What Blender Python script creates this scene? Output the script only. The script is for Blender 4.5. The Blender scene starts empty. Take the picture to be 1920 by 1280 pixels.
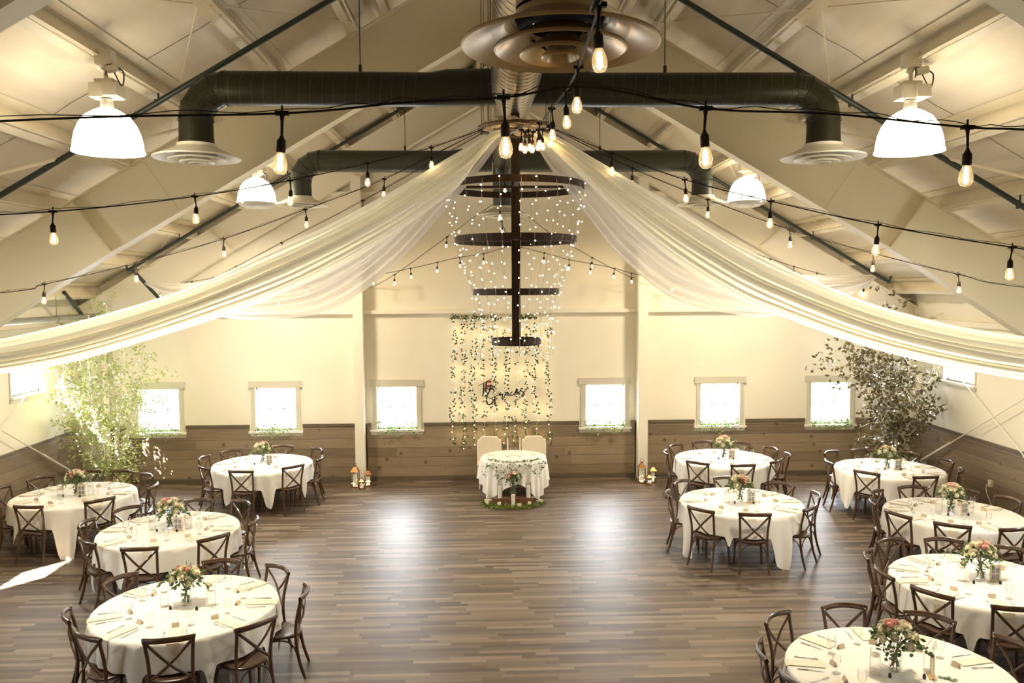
import bpy, math, random
from mathutils import Vector, Matrix, noise
random.seed(11)
R = math.radians; PI = math.pi; sin = math.sin; cos = math.cos
SC = bpy.context.scene; COL = SC.collection
U = random.uniform

# ------------------------------------------------------------------ camera, world, sun, big lights, exposure
cam = bpy.data.cameras.new('camera'); cam.sensor_width = 36; cam.lens = 36*1513.9/1920
cam.clip_start = .05; cam.clip_end = 200
co = bpy.data.objects.new('camera', cam); COL.objects.link(co); SC.camera = co
_p, _y, _r = R(3.7406), R(1.9542), R(.3611)
_fw = Vector((sin(_y)*cos(_p), cos(_y)*cos(_p), -sin(_p))); _rt = Vector((cos(_y), -sin(_y), 0)); _dn = _fw.cross(_rt)
_r2 = _rt*cos(_r) + _dn*sin(_r); _d2 = _dn*cos(_r) - _rt*sin(_r)
_m = Matrix((( _r2.x, -_d2.x, -_fw.x), (_r2.y, -_d2.y, -_fw.y), (_r2.z, -_d2.z, -_fw.z))).to_4x4()
_m.translation = Vector((0, 0, 4.07)); co.matrix_world = _m

w = bpy.data.worlds.new('sky'); SC.world = w; w.use_nodes = True
bg = w.node_tree.nodes['Background']; bg.inputs[0].default_value = (.86, .93, 1.0, 1); bg.inputs[1].default_value = 12.0
sun = bpy.data.lights.new('sun', 'SUN'); sun.energy = 60; sun.angle = R(.6); sun.color = (1, .95, .86)
so = bpy.data.objects.new('sun', sun); COL.objects.link(so)
so.rotation_euler = Vector((1, 1.28, -1.36)).to_track_quat('-Z', 'Y').to_euler()
SC.view_settings.view_transform = 'Standard'; SC.view_settings.look = 'None'
SC.view_settings.gamma = 1; SC.view_settings.exposure = 2.02; SC.view_settings.use_curve_mapping = False
cy = SC.cycles; cy.max_bounces = 9; cy.diffuse_bounces = 5; cy.glossy_bounces = 3; cy.transmission_bounces = 6
cy.transparent_max_bounces = 14; cy.sample_clamp_indirect = 6; cy.caustics_reflective = False; cy.caustics_refractive = False
cy.use_denoising = True; cy.use_adaptive_sampling = True; cy.adaptive_threshold = .02

XC = .36; XL = -8.42; XR = 9.18; YB = 17.12; YF = -6.5; HY = (5.35, 11.4)
def zr(x): return 8.76 - .579*abs(x - .33)          # underside of the purlins
def portal(loc, rot, sx, sy):
    l = bpy.data.lights.new('window_daylight', 'AREA'); l.shape = 'RECTANGLE'; l.size = sx; l.size_y = sy
    l.cycles.is_portal = True
    o = bpy.data.objects.new('window_daylight', l); o.location = loc; o.rotation_euler = rot; COL.objects.link(o)

# ------------------------------------------------------------------ materials
def mat(name, col, rough=.6, metal=0, spec=.5, emit=None, es=0, alpha=1, sample=True, coat=0):
    m = bpy.data.materials.new(name); m.use_nodes = True
    b = m.node_tree.nodes['Principled BSDF']; i = b.inputs
    i['Base Color'].default_value = (*col, 1); i['Roughness'].default_value = rough; i['Metallic'].default_value = metal
    i['Specular IOR Level'].default_value = spec; i['Alpha'].default_value = alpha; i['Coat Weight'].default_value = coat
    if emit: i['Emission Color'].default_value = (*emit, 1); i['Emission Strength'].default_value = es
    if not sample: m.cycles.emission_sampling = 'NONE'
    return m
class NT:
    def __init__(s, m): s.t = m.node_tree; s.b = s.t.nodes['Principled BSDF']
    def n(s, k, **kw):
        x = s.t.nodes.new(k)
        for a, v in kw.items(): setattr(x, a, v)
        return x
    def l(s, a, b): s.t.links.new(a, b)
    def m(s, op, a, b=None):
        x = s.n('ShaderNodeMath', operation=op)
        for k, v in enumerate((a, b)):
            if v is None: continue
            if isinstance(v, (int, float)): x.inputs[k].default_value = v
            else: s.l(v, x.inputs[k])
        return x.outputs[0]
    def ramp(s, f, stops):
        x = s.n('ShaderNodeValToRGB'); e = x.color_ramp.elements
        while len(e) < len(stops): e.new(.5)
        for k, (p, c) in enumerate(stops): e[k].position = p; e[k].color = (*c, 1)
        s.l(f, x.inputs[0]); return x.outputs[0]
    def noise(s, scale, stretch=(1, 1, 1), detail=3, src='Object'):
        tc = s.n('ShaderNodeTexCoord'); mp = s.n('ShaderNodeMapping'); mp.inputs['Scale'].default_value = stretch
        s.l(tc.outputs[src], mp.inputs[0]); x = s.n('ShaderNodeTexNoise'); x.inputs['Scale'].default_value = scale; x.inputs['Detail'].default_value = detail
        s.l(mp.outputs[0], x.inputs['Vector']); return x.outputs[0]
    def bump(s, f, k, d=.01):
        x = s.n('ShaderNodeBump'); x.inputs['Strength'].default_value = k; x.inputs['Distance'].default_value = d
        s.l(f, x.inputs['Height']); s.l(x.outputs[0], s.b.inputs['Normal'])
def noisy(name, c1, c2, scale=5, stretch=(1, 1, 1), rough=.6, bump=0, src='Object', **kw):
    m = mat(name, c1, rough, **kw); t = NT(m); f = t.noise(scale, stretch, src=src)
    t.l(t.ramp(f, [(.3, c1), (.7, c2)]), t.b.inputs['Base Color'])
    if bump: t.bump(f, bump)
    return m
def planks(name, ua, va, wd, ln, stops, rough, grain=.35, knots=0, gap=.03, z0=0, rvar=.1):
    m = mat(name, (.3, .25, .2), rough); t = NT(m)
    tc = t.n('ShaderNodeTexCoord'); sp = t.n('ShaderNodeSeparateXYZ'); t.l(tc.outputs['Object'], sp.inputs[0])
    u = sp.outputs['XYZ'.index(ua)]; v = t.m('DIVIDE', t.m('ADD', sp.outputs['XYZ'.index(va)], 20+z0), wd)
    row = t.m('FLOOR', v); wn = t.n('ShaderNodeTexWhiteNoise', noise_dimensions='1D'); t.l(row, wn.inputs['W'])
    uu = t.m('ADD', t.m('DIVIDE', u, ln), t.m('MULTIPLY', wn.outputs[0], 7.3)); cell = t.m('FLOOR', uu)
    cb = t.n('ShaderNodeCombineXYZ'); t.l(row, cb.inputs[0]); t.l(cell, cb.inputs[1])
    w2 = t.n('ShaderNodeTexWhiteNoise', noise_dimensions='3D'); t.l(cb.outputs[0], w2.inputs['Vector'])
    st = {'X': (1.2, 1.2, 1.2), 'Y': (1.2, 1.2, 1.2)}[ua]; st = list(st); st['XYZ'.index(va)] = 26; 
    cb2 = t.n('ShaderNodeVectorMath', operation='MULTIPLY'); t.l(tc.outputs['Object'], cb2.inputs[0]); cb2.inputs[1].default_value = st
    ad = t.n('ShaderNodeVectorMath', operation='ADD'); t.l(cb2.outputs[0], ad.inputs[0])
    sc = t.n('ShaderNodeVectorMath', operation='SCALE'); t.l(w2.outputs['Color'], sc.inputs[0]); sc.inputs['Scale'].default_value = 9; t.l(sc.outputs[0], ad.inputs[1])
    g = t.n('ShaderNodeTexNoise'); g.inputs['Scale'].default_value = 1.6; g.inputs['Detail'].default_value = 5; t.l(ad.outputs[0], g.inputs['Vector'])
    f = t.m('ADD', t.m('MULTIPLY', w2.outputs['Value'], 1-grain), t.m('MULTIPLY', g.outputs[0], grain))
    c = t.ramp(f, stops)
    if knots:
        vo = t.n('ShaderNodeTexVoronoi'); vo.inputs['Scale'].default_value = knots; t.l(tc.outputs['Object'], vo.inputs['Vector'])
        k = t.ramp(vo.outputs['Distance'], [(.05, (.25, .2, .15)), (.16, (1, 1, 1))])
        mx = t.n('ShaderNodeMix', data_type='RGBA', blend_type='MULTIPLY'); mx.inputs[0].default_value = .8
        t.l(c, mx.inputs[6]); t.l(k, mx.inputs[7]); c = mx.outputs[2]
    fr = t.m('FRACT', v); gl = t.m('LESS_THAN', fr, gap)
    mx = t.n('ShaderNodeMix', data_type='RGBA'); t.l(gl, mx.inputs[0]); t.l(c, mx.inputs[6]); mx.inputs[7].default_value = (.03, .022, .015, 1)
    t.l(mx.outputs[2], t.b.inputs['Base Color'])
    t.l(t.m('ADD', t.m('MULTIPLY', g.outputs[0], rvar), rough - rvar/2), t.b.inputs['Roughness'])
    t.bump(t.m('SUBTRACT', g.outputs[0], gl), .12, .004)
    return m
def glass(name, tint=(1, 1, 1), gl=.12, rough=.02, tr=.95):
    m = bpy.data.materials.new(name); m.use_nodes = True; t = m.node_tree; t.nodes.clear()
    o = t.nodes.new('ShaderNodeOutputMaterial'); a = t.nodes.new('ShaderNodeBsdfTransparent'); b = t.nodes.new('ShaderNodeBsdfGlossy')
    a.inputs[0].default_value = (*[min(1, v*(tr+.03)) for v in tint], 1); b.inputs['Roughness'].default_value = rough
    f = t.nodes.new('ShaderNodeLayerWeight'); f.inputs[0].default_value = .25
    mm = t.nodes.new('ShaderNodeMath'); mm.operation = 'MULTIPLY_ADD'; mm.inputs[1].default_value = .45; mm.inputs[2].default_value = gl*.3
    t.links.new(f.outputs['Fresnel'], mm.inputs[0])
    x = t.nodes.new('ShaderNodeMixShader'); t.links.new(mm.outputs[0], x.inputs[0]); t.links.new(a.outputs[0], x.inputs[1]); t.links.new(b.outputs[0], x.inputs[2])
    t.links.new(x.outputs[0], o.inputs[0]); return m
def sheer(name, col, clear, transl=.4):
    m = bpy.data.materials.new(name); m.use_nodes = True; t = m.node_tree; t.nodes.clear()
    o = t.nodes.new('ShaderNodeOutputMaterial'); d = t.nodes.new('ShaderNodeBsdfDiffuse'); tl = t.nodes.new('ShaderNodeBsdfTranslucent'); tr = t.nodes.new('ShaderNodeBsdfTransparent')
    for k in (d, tl): k.inputs[0].default_value = (*col, 1)
    a = t.nodes.new('ShaderNodeMixShader'); a.inputs[0].default_value = transl; b = t.nodes.new('ShaderNodeMixShader'); b.inputs[0].default_value = clear
    t.links.new(d.outputs[0], a.inputs[1]); t.links.new(tl.outputs[0], a.inputs[2]); t.links.new(a.outputs[0], b.inputs[1]); t.links.new(tr.outputs[0], b.inputs[2]); t.links.new(b.outputs[0], o.inputs[0])
    return m

M = {}
M['wall'] = noisy('cream_wall_paint', (.79, .735, .60), (.82, .765, .63), 1.5, rough=.75)
M['steel'] = noisy('cream_painted_steel', (.70, .62, .42), (.73, .65, .45), 2, rough=.5)
M['white_steel'] = noisy('white_painted_steel', (.79, .73, .60), (.82, .76, .63), 2, rough=.5)
M['purlin'] = noisy('cream_purlin_paint', (.62, .54, .38), (.70, .62, .45), 2.5, rough=.55)
M['trim'] = noisy('greige_window_paint', (.58, .535, .43), (.61, .565, .46), 3, rough=.5)
M['sill'] = mat('white_sill_paint', (.80, .77, .70), .5)
M['deck'] = noisy('white_roof_insulation', (.64, .57, .45), (.74, .67, .54), 1.6, (2.2, .35, 2.2), .85, .2)
M['floor'] = planks('grey_brown_floor_planks', 'X', 'Y', .072, .80, [(.12, (.050, .032, .021)), (.4, (.098, .068, .046)), (.62, (.145, .107, .076)), (.88, (.235, .188, .142))], .46, .40, 0, .02)
st = [(.15, (.13, .092, .055)), (.5, (.24, .178, .11)), (.85, (.35, .27, .175))]
M['wainX'] = planks('stained_pine_boards', 'X', 'Z', .203, 3.6, st, .55, .6, 3.1, .022)
M['wainY'] = planks('stained_pine_boards_side', 'Y', 'Z', .203, 3.6, st, .55, .6, 3.1, .022)
M['rail'] = noisy('dark_stained_cap_rail', (.10, .075, .045), (.15, .115, .075), 6, (.3, 4, 4), .5)
M['chair'] = noisy('walnut_chair_wood', (.040, .017, .006), (.10, .048, .018), 9, (1, 1, .3), .33, coat=.3)
M['seat'] = noisy('walnut_seat_veneer', (.040, .018, .008), (.075, .037, .017), 7, (3, .6, 1), .36, coat=.2)
M['brass'] = mat('brass_screw', (.7, .5, .25), .25, 1)
M['cloth'] = noisy('ivory_table_linen', (.84, .815, .755), (.87, .845, .785), 4, rough=.85)
M['napkin'] = noisy('cream_napkin_linen', (.80, .73, .58), (.84, .77, .63), 20, rough=.9)
M['card'] = mat('kraft_card', (.62, .50, .35), .8)
M['metal'] = mat('polished_flatware', (.62, .60, .56), .32, .55)
M['glass'] = glass('clear_glass'); M['pane'] = glass('window_glass', tr=.97, gl=.05)
M['bulbglass'] = glass('warm_bulb_glass', (1, .90, .70), .25, .03)
_t = M['bulbglass'].node_tree; _e = _t.nodes.new('ShaderNodeEmission'); _e.inputs[0].default_value = (1, .74, .36, 1); _e.inputs[1].default_value = .10
_a = _t.nodes.new('ShaderNodeAddShader'); _o = [n for n in _t.nodes if n.type == 'OUTPUT_MATERIAL'][0]; _l = _o.inputs[0].links[0].from_socket
_t.links.new(_l, _a.inputs[0]); _t.links.new(_e.outputs[0], _a.inputs[1]); _t.links.new(_a.outputs[0], _o.inputs[0]); M['bulbglass'].cycles.emission_sampling = 'NONE'
M['filament'] = mat('glowing_filament', (1, .8, .5), emit=(1, .80, .46), es=20)
M['glow'] = mat('lit_bulb_glass', (1, .9, .6), .2, emit=(1, .80, .46), es=6, sample=False)
M['socket'] = mat('black_rubber_socket', (.022, .011, .006), .6, spec=.25)
M['cable'] = mat('black_string_cable', (.012, .008, .006), .7, spec=.2)
M['fairy'] = mat('warm_fairy_bulb', (1, .9, .7), emit=(1, .86, .50), es=1.6, sample=False)
M['fairyW'] = mat('white_fairy_bulb', (1, .95, .85), emit=(1, .92, .78), es=1.6, sample=False)
M['wire'] = mat('clear_copper_wire', (.62, .55, .36), .4)
M['duct'] = mat('dark_green_duct_paint', (.021, .019, .008), .36, .15, .3)
M['duct2'] = mat('grey_green_duct_paint', (.050, .055, .043), .36, .25)
M['trunk'] = mat('galvanised_spiral_steel', (.26, .205, .12), .28, .9)
M['seam'] = mat('dark_duct_seam', (.02, .02, .015), .5, .3)
M['seam2'] = mat('duct_lock_seam', (.075, .075, .05), .4, .4)
M['diffuser'] = mat('cream_diffuser_enamel', (.72, .68, .56), .4)
M['bronze_diffuser'] = mat('satin_diffuser_enamel', (.36, .255, .12), .35, .4)
M['pipe'] = mat('dark_green_sprinkler_pipe', (.035, .045, .035), .4, .3)
M['greypipe'] = mat('grey_main_pipe', (.30, .30, .26), .4, .4)
M['dome'] = mat('lit_acrylic_dome', (.9, .9, .9), .3, emit=(1, .88, .66), es=3.2)
M['lens'] = mat('grey_lamp_lens', (.30, .27, .22), .25, emit=(1, .9, .7), es=.04)
M['lamp'] = mat('cream_lamp_housing', (.66, .60, .47), .45)
M['black'] = mat('black_plastic', (.015, .013, .012), .4)
M['darkwood'] = noisy('dark_chandelier_wood', (.020, .009, .004), (.045, .022, .010), 8, (4, 4, .5), .55, spec=.25)
M['drape'] = sheer('ivory_voile', (.965, .93, .80), .0, .46)
M['drape2'] = sheer('white_sheer_voile', (.90, .86, .80), .30, .45)
M['rope'] = mat('brown_pipe_ring', (.14, .08, .035), .45, .3)
M['knot'] = sheer('gathered_voile', (.80, .70, .50), .02, .3)
M['rose'] = noisy('cream_rose_petals', (.90, .83, .62), (.93, .88, .72), 30, rough=.7)
M['blush'] = noisy('blush_rose_petals', (.80, .42, .36), (.86, .60, .50), 30, rough=.7)
M['leaf'] = noisy('eucalyptus_leaves', (.055, .10, .030), (.16, .24, .07), 14, rough=.5)
M['herb'] = noisy('fresh_green_sprigs', (.13, .22, .05), (.34, .46, .17), 20, rough=.6)
M['fern'] = noisy('grey_green_filler', (.10, .14, .055), (.26, .30, .14), 22, rough=.7)
M['birch'] = noisy('birch_leaves', (.30, .38, .08), (.58, .62, .26), 8, rough=.5)
M['camellia'] = noisy('dark_glossy_leaves', (.06, .058, .016), (.20, .155, .05), 8, rough=.4)
M['ivy'] = noisy('ivy_leaves', (.020, .032, .006), (.06, .085, .015), 16, rough=.5)
M['bark'] = noisy('pale_birch_bark', (.55, .48, .37), (.78, .73, .63), 6, (1, 1, 3), .8)
M['twig'] = mat('brown_twig', (.12, .08, .045), .7)
M['burlap'] = noisy('burlap_sack', (.42, .30, .17), (.55, .41, .25), 25, rough=.95)
M['linen'] = noisy('oatmeal_linen', (.62, .54, .41), (.70, .62, .49), 60, rough=.95)
M['whitewood'] = mat('white_chair_piping', (.80, .76, .68), .5)
M['wax'] = mat('ivory_wax', (.88, .83, .70), .45, emit=(1, .8, .5), es=.04)
M['lantern'] = mat('copper_lantern_metal', (.30, .15, .06), .35, .8)
M['riser'] = noisy('reclaimed_wood_riser', (.13, .055, .025), (.22, .10, .05), 6, (1, 8, 8), .6)
M['moss'] = noisy('moss_garland', (.09, .14, .02), (.28, .33, .06), 18, rough=.8)
M['gold'] = mat('gold_frame', (.80, .60, .30), .3, .7)
M['photo'] = mat('white_mount', (.80, .78, .72), .5)
M['pic'] = noisy('printed_photos', (.05, .06, .09), (.55, .50, .48), 55, rough=.4)
M['sign'] = mat('black_sign_lettering', (.012, .010, .008), .45)
M['redp'] = mat('red_stripe', (.42, .045, .03), .5)
M['stem'] = mat('flower_stems', (.10, .15, .04), .5)
M['water'] = glass('vase_water', (1, 1, 1), .1)
M['outlet'] = mat('ivory_outlet', (.78, .70, .52), .5)

# ------------------------------------------------------------------ mesh building
class MB:
    def __init__(s): s.v = []; s.f = []
    def add(s, v, f):
        k = len(s.v); s.v += [tuple(p) for p in v]; s.f += [tuple(i+k for i in q) for q in f]; return s
    def box(s, c, d, rot=None):
        x, y, z = d[0]/2, d[1]/2, d[2]/2
        v = [Vector(p) for p in ((-x, -y, -z), (x, -y, -z), (x, y, -z), (-x, y, -z), (-x, -y, z), (x, -y, z), (x, y, z), (-x, y, z))]
        if rot: v = [rot @ p for p in v]
        c = Vector(c)
        return s.add([p+c for p in v], [(0, 3, 2, 1), (4, 5, 6, 7), (0, 1, 5, 4), (1, 2, 6, 5), (2, 3, 7, 6), (3, 0, 4, 7)])
    def span(s, a, b): return s.box([(a[i]+b[i])/2 for i in range(3)], [abs(b[i]-a[i]) for i in range(3)])
    def tube(s, pts, r, n=8, flat=1, up=None, caps=True):
        pts = [Vector(p) for p in pts]; N = len(pts); rs = r if isinstance(r, (list, tuple)) else [r]*N
        V = []; pu = None
        for i, p in enumerate(pts):
            t = (pts[min(i+1, N-1)] - pts[max(i-1, 0)]).normalized()
            if up is not None: a = Vector(up)
            elif pu is None: a = Vector((0, 0, 1)) if abs(t.z) < .9 else Vector((0, 1, 0))
            else: a = pu
            sd = t.cross(a); sd = sd.normalized() if sd.length > 1e-6 else Vector((1, 0, 0)); uu = sd.cross(t).normalized(); pu = uu
            for k in range(n):
                th = 2*PI*k/n; V.append(p + sd*cos(th)*rs[i]*flat + uu*sin(th)*rs[i])
        F = [(i*n+k, i*n+(k+1) % n, (i+1)*n+(k+1) % n, (i+1)*n+k) for i in range(N-1) for k in range(n)]
        if caps: F += [tuple(range(n-1, -1, -1)), tuple(range((N-1)*n, N*n))]
        return s.add(V, F)
    def lathe(s, prof, n=20, c=(0, 0, 0)):
        V = [(c[0]+r*cos(2*PI*k/n), c[1]+r*sin(2*PI*k/n), c[2]+z) for r, z in prof for k in range(n)]
        F = [(i*n+k, i*n+(k+1) % n, (i+1)*n+(k+1) % n, (i+1)*n+k) for i in range(len(prof)-1) for k in range(n)]
        return s.add(V, F)
    def ball(s, c, r, n=6, sz=1):
        return s.lathe([(max(1e-4, r*sin(PI*i/n)), -r*sz*cos(PI*i/n)) for i in range(n+1)], max(5, n+2), c)
    def leaf(s, p, d, l, wd, nrm=None):
        d = Vector(d).normalized(); a = Vector(nrm) if nrm else Vector((U(-1, 1), U(-1, 1), U(-1, 1)))
        sd = d.cross(a); sd = (sd.normalized() if sd.length > .01 else Vector((1, 0, 0)))*wd/2; p = Vector(p); up = sd.cross(d).normalized()*l*.1
        return s.add([p, p+d*l*.35+sd, p+d*l*.75+sd*.75+up, p+d*l, p+d*l*.75-sd*.75+up, p+d*l*.35-sd], [(0, 1, 2, 3), (0, 3, 4, 5)])
    def mesh(s, name, m, smooth=False):
        me = bpy.data.meshes.new(name); me.from_pydata(s.v, [], s.f)
        me.materials.append(M[m] if isinstance(m, str) else m)
        if smooth:
            me.polygons.foreach_set('use_smooth', [True]*len(me.polygons))
            try: me.set_sharp_from_angle(angle=R(42))
            except Exception: pass
        me.validate(); return me
    def obj(s, name, m, parent=None, smooth=False, loc=None):
        o = bpy.data.objects.new(name, s.mesh(name, m, smooth)); COL.objects.link(o)
        if parent: o.parent = parent
        if loc: o.location = loc
        return o
def tag(o, label, cat, group=None, kind=None):
    o['label'] = label; o['category'] = cat
    if group: o['group'] = group
    if kind: o['kind'] = kind
    return o
def thing(name, label, cat, loc=(0, 0, 0), rz=0, group=None):
    o = bpy.data.objects.new(name, None); COL.objects.link(o); o.empty_display_size = .1
    o.location = loc; o.rotation_euler = (0, 0, rz); return tag(o, label, cat, group)
def struct(o): o['kind'] = 'structure'; return o
def dup(root, loc, rz=None, label=None, group=None, rot=None):
    def cp(o, par):
        c = o.copy(); COL.objects.link(c)
        if par: c.parent = par
        for ch in list(KIDS.get(o.name, ())): cp(ch, c)
        return c
    c = cp(root, None); c.location = loc
    if rz is not None: c.rotation_euler = (0, 0, rz)
    if rot is not None: c.rotation_euler = rot
    if label: c['label'] = label
    if group: c['group'] = group
    return c
KIDS = {}
def protos(root):                       # remember a thing's tree so copies can be made quickly
    def walk(o):
        ks = [x for x in COL.objects if x.parent == o]
        KIDS[o.name] = ks
        for k in ks: walk(k)
    walk(root)
def kid(name, me, parent, loc, rot=None, sc=None):
    o = bpy.data.objects.new(name, me); COL.objects.link(o); o.parent = parent; o.location = loc
    if rot: o.rotation_euler = rot
    if sc: o.scale = (sc, sc, sc)
    return o
def smoothpath(pts, k=6):
    P = [Vector(p) for p in pts]; P = [P[0]*2-P[1]]+P+[P[-1]*2-P[-2]]; out = []
    for i in range(1, len(P)-2):
        a, b, c, d = P[i-1:i+3]
        for j in range(k):
            t = j/k; out.append(.5*((2*b)+(c-a)*t+(2*a-5*b+4*c-d)*t*t+(3*b-3*c+d-a)*t**3))
    out.append(P[-2]); return out

# ------------------------------------------------------------------ room shell
mb = MB(); mb.span((XL-.3, YF-.3, -.1), (XR+.3, YB+.3, 0)); struct(mb.obj('floor', 'floor'))
def cells(us, vs, holes):
    us = sorted(set(us)); vs = sorted(set(vs))
    for a, b in zip(us, us[1:]):
        for c, d in zip(vs, vs[1:]):
            m_, n_ = (a+b)/2, (c+d)/2
            if not any(h[0] < m_ < h[1] and h[2] < n_ < h[3] for h in holes): yield a, b, c, d
WZ0, WZ1 = 1.10, 2.02
backwin = [-6.86, -4.42, -1.87, 2.57, 5.06, 7.47]
bh = [(x-.43, x+.43, WZ0, WZ1) for x in backwin]
mb = MB()
for a, b, c, d in cells([XL-.3, XR+.3]+[v for h in bh for v in h[:2]], [0, 3.2, WZ0, WZ1], bh): mb.span((a, YB, c), (b, YB+.18, d))
n = 36
xs = [XL-.3+(XR-XL+.6)*i/n for i in range(n+1)]+[.33]; xs.sort()
mb.add([(x, YB, 3.2) for x in xs]+[(x, YB, zr(x)+.3) for x in xs]+[(x, YB+.18, 3.2) for x in xs]+[(x, YB+.18, zr(x)+.3) for x in xs],
       [(i, i+1, i+1+len(xs), i+len(xs)) for i in range(len(xs)-1)]+[(i+1+2*len(xs), i+2*len(xs), i+3*len(xs), i+1+3*len(xs)) for i in range(len(xs)-1)])
struct(mb.obj('wall_back', 'wall'))
fw = []
mb = MB()
for a, b, c, d in cells([XL-.3, XR+.3]+[v for h in fw for v in h[:2]], [0, 3.4]+[v for h in fw for v in h[2:]], fw): mb.span((a, YF-.18, c), (b, YF, d))
mb.add([(XL-.3, YF, 3.4), (XR+.3, YF, 3.4), (XR+.3, YF, zr(XR)+.3), (.33, YF, 9.1), (XL-.3, YF, zr(XL)+.3)], [(0, 1, 2, 3, 4)])
struct(mb.obj('wall_front', 'wall'))
for h in fw: portal(((h[0]+h[1])/2, YF-.2, (h[2]+h[3])/2), (R(90), 0, 0), h[1]-h[0], h[3]-h[2])
sw = {'left': [15.06, 9.1, 3.1], 'right': [15.25, 9.2, 3.2]}
for sd, X, sg in (('left', XL, -1), ('right', XR, 1)):
    hs = [(y-.52, y+.52, 2.2, 3.1) for y in sw[sd]]
    mb = MB()
    for a, b, c, d in cells([YF-.2, YB+.2]+[v for h in hs for v in h[:2]], [0, 2.2, 3.1, zr(X)+.32], hs): mb.span((X, a, c), (X+sg*.18, b, d))
    struct(mb.obj('wall_'+sd, 'wall'))
    for h in hs: portal((X+sg*.2, (h[0]+h[1])/2, 2.65), (R(90), 0, R(90)*sg), 1.04, .9)
for x in backwin: portal((x, YB+.2, (WZ0+WZ1)/2), (R(-90), 0, 0), .86, .92)
for sg in (-1, 1):                        # roof deck
    X = XL-.3 if sg < 0 else XR+.3
    mb = MB(); a = (.33, zr(.33)+.24); b = (X, zr(X)+.24)
    ys = [YF-.2+(YB+.4-YF)*i/8 for i in range(9)]
    mb.add([(q[0], y, q[1]+k) for y in ys for q in (a, b) for k in (0, .06)],
           [(i*4+j, (i+1)*4+j, (i+1)*4+j+2, i*4+j+2) for i in range(8) for j in (0, 1)])
    struct(mb.obj('ceiling_'+('left' if sg < 0 else 'right'), 'deck'))
# deck seams
wi = 0
# purlins
sl = math.atan(.579)
for sg in (-1, 1):
    for k in (.35, 1.55, 2, 3, 4, 5, 6, 7, 8):
        x = .33 + sg*k*1.036; z = zr(x); rot = Matrix.Rotation(sg*sl, 3, 'Y')
        mb = MB(); L = YB-YF; yc = (YB+YF)/2
        mb.box((x, yc, z+.11), (.02, L, .23), rot)
        mb.box(Vector((x, yc, z+.0))+rot @ Vector((sg*.045, 0, .006)), (.10, L, .014), rot)
        mb.box(Vector((x, yc, z+.222))+rot @ Vector((-sg*.045, 0, 0)), (.10, L, .014), rot)
        struct(mb.obj('purlin_beam', 'purlin'))
# eave struts and wall girts
for sd, X, sg in (('left', XL, -1), ('right', XR, 1)):
    for z in (3.30,):
        mb = MB(); mb.span((X, YF, z), (X-sg*.10, YB, z+.10)); struct(mb.obj('girt_beam', 'white_steel'))
for z, xa, xb in ((3.56, XL, XR), (6.02, -4.0, 4.7)):
    mb = MB(); mb.span((xa, YB, z), (xb, YB-.12, z+.075)); struct(mb.obj('girt_beam', 'white_steel'))
# frames: tapered rafters (I section) and their columns
def frame(Y, t0, t1, fl, m):
    for sg in (-1, 1):
        X = (XL if sg < 0 else XR)
        xe = X - sg*.0
        pts = [.33, .33+sg*5.9, xe]
        def bot(x): return zr(x)-(t0+(t1-t0)*max(0, abs(x-.33)-5.9)/2.9)
        mb = MB(); seq = [.33+ (xe-.33)*i/12 for i in range(13)]
        V = []; 
        for x in seq:
            for y in (-.006, .006): V += [(x, Y+y, zr(x)), (x, Y+y, bot(x))]
        F = []
        for i in range(12):
            j = i*4; F += [(j, j+4, j+5, j+1), (j+2, j+3, j+7, j+6)]
        mb.add(V, F)
        for fn, th in ((zr, -.016), (bot, .016)):
            V = [(x, Y+y, fn(x)+z) for x in seq for y, z in ((-fl/2, 0), (fl/2, 0), (fl/2, th), (-fl/2, th))]
            F = [(i*4+k, i*4+(k+1) % 4, (i+1)*4+(k+1) % 4, (i+1)*4+k) for i in range(12) for k in range(4)]
            mb.add(V, F)
        for d0, d1 in ((5.95, 5.42), (5.0, 4.5)):
            a = .33+sg*d0; b = .33+sg*d1; w_ = fl*.45 if d0 > 5.5 else .012
            mb.add([(a, Y-w_, zr(a)), (a, Y+w_, zr(a)), (b, Y+w_, bot(b)), (b, Y-w_, bot(b)), (a-.01, Y-w_, zr(a)), (a-.01, Y+w_, zr(a)), (b-.01, Y+w_, bot(b)), (b-.01, Y-w_, bot(b))],
                   [(0, 1, 2, 3), (7, 6, 5, 4), (0, 3, 7, 4), (1, 5, 6, 2)])
        struct(mb.obj('roof_beam', m))
        mb = MB(); d = .62 if Y < 16 else .55
        ztop = bot(xe-sg*.5)+.25
        mb.span((xe, Y-fl/2, 0), (xe-sg*.02, Y+fl/2, ztop)); mb.span((xe-sg*.02, Y-.008, 0), (xe-sg*d, Y+.008, ztop)); mb.span((xe-sg*(d), Y-fl/2, 0), (xe-sg*(d+.016), Y+fl/2, ztop))
        struct(mb.obj('steel_column', m))
for Y in (-.7,)+HY: frame(Y, 1.02, 1.18, .22, 'steel')
frame(16.93, .70, .82, .24, 'white_steel')
# end wall posts
for x0, x1 in ((-2.71, -2.51), (3.215, 3.42)):
    mb = MB(); xm = (x0+x1)/2; zt = zr(xm)-.66
    mb.span((x0, 16.74, 0), (x1, 16.755, zt)); mb.span((x0+.025, 16.75, 0), (x1-.025, YB, zt)); mb.span((x0, YB-.03, 0), (x1, YB-.005, zt))
    struct(mb.obj('steel_column', 'white_steel'))
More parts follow.
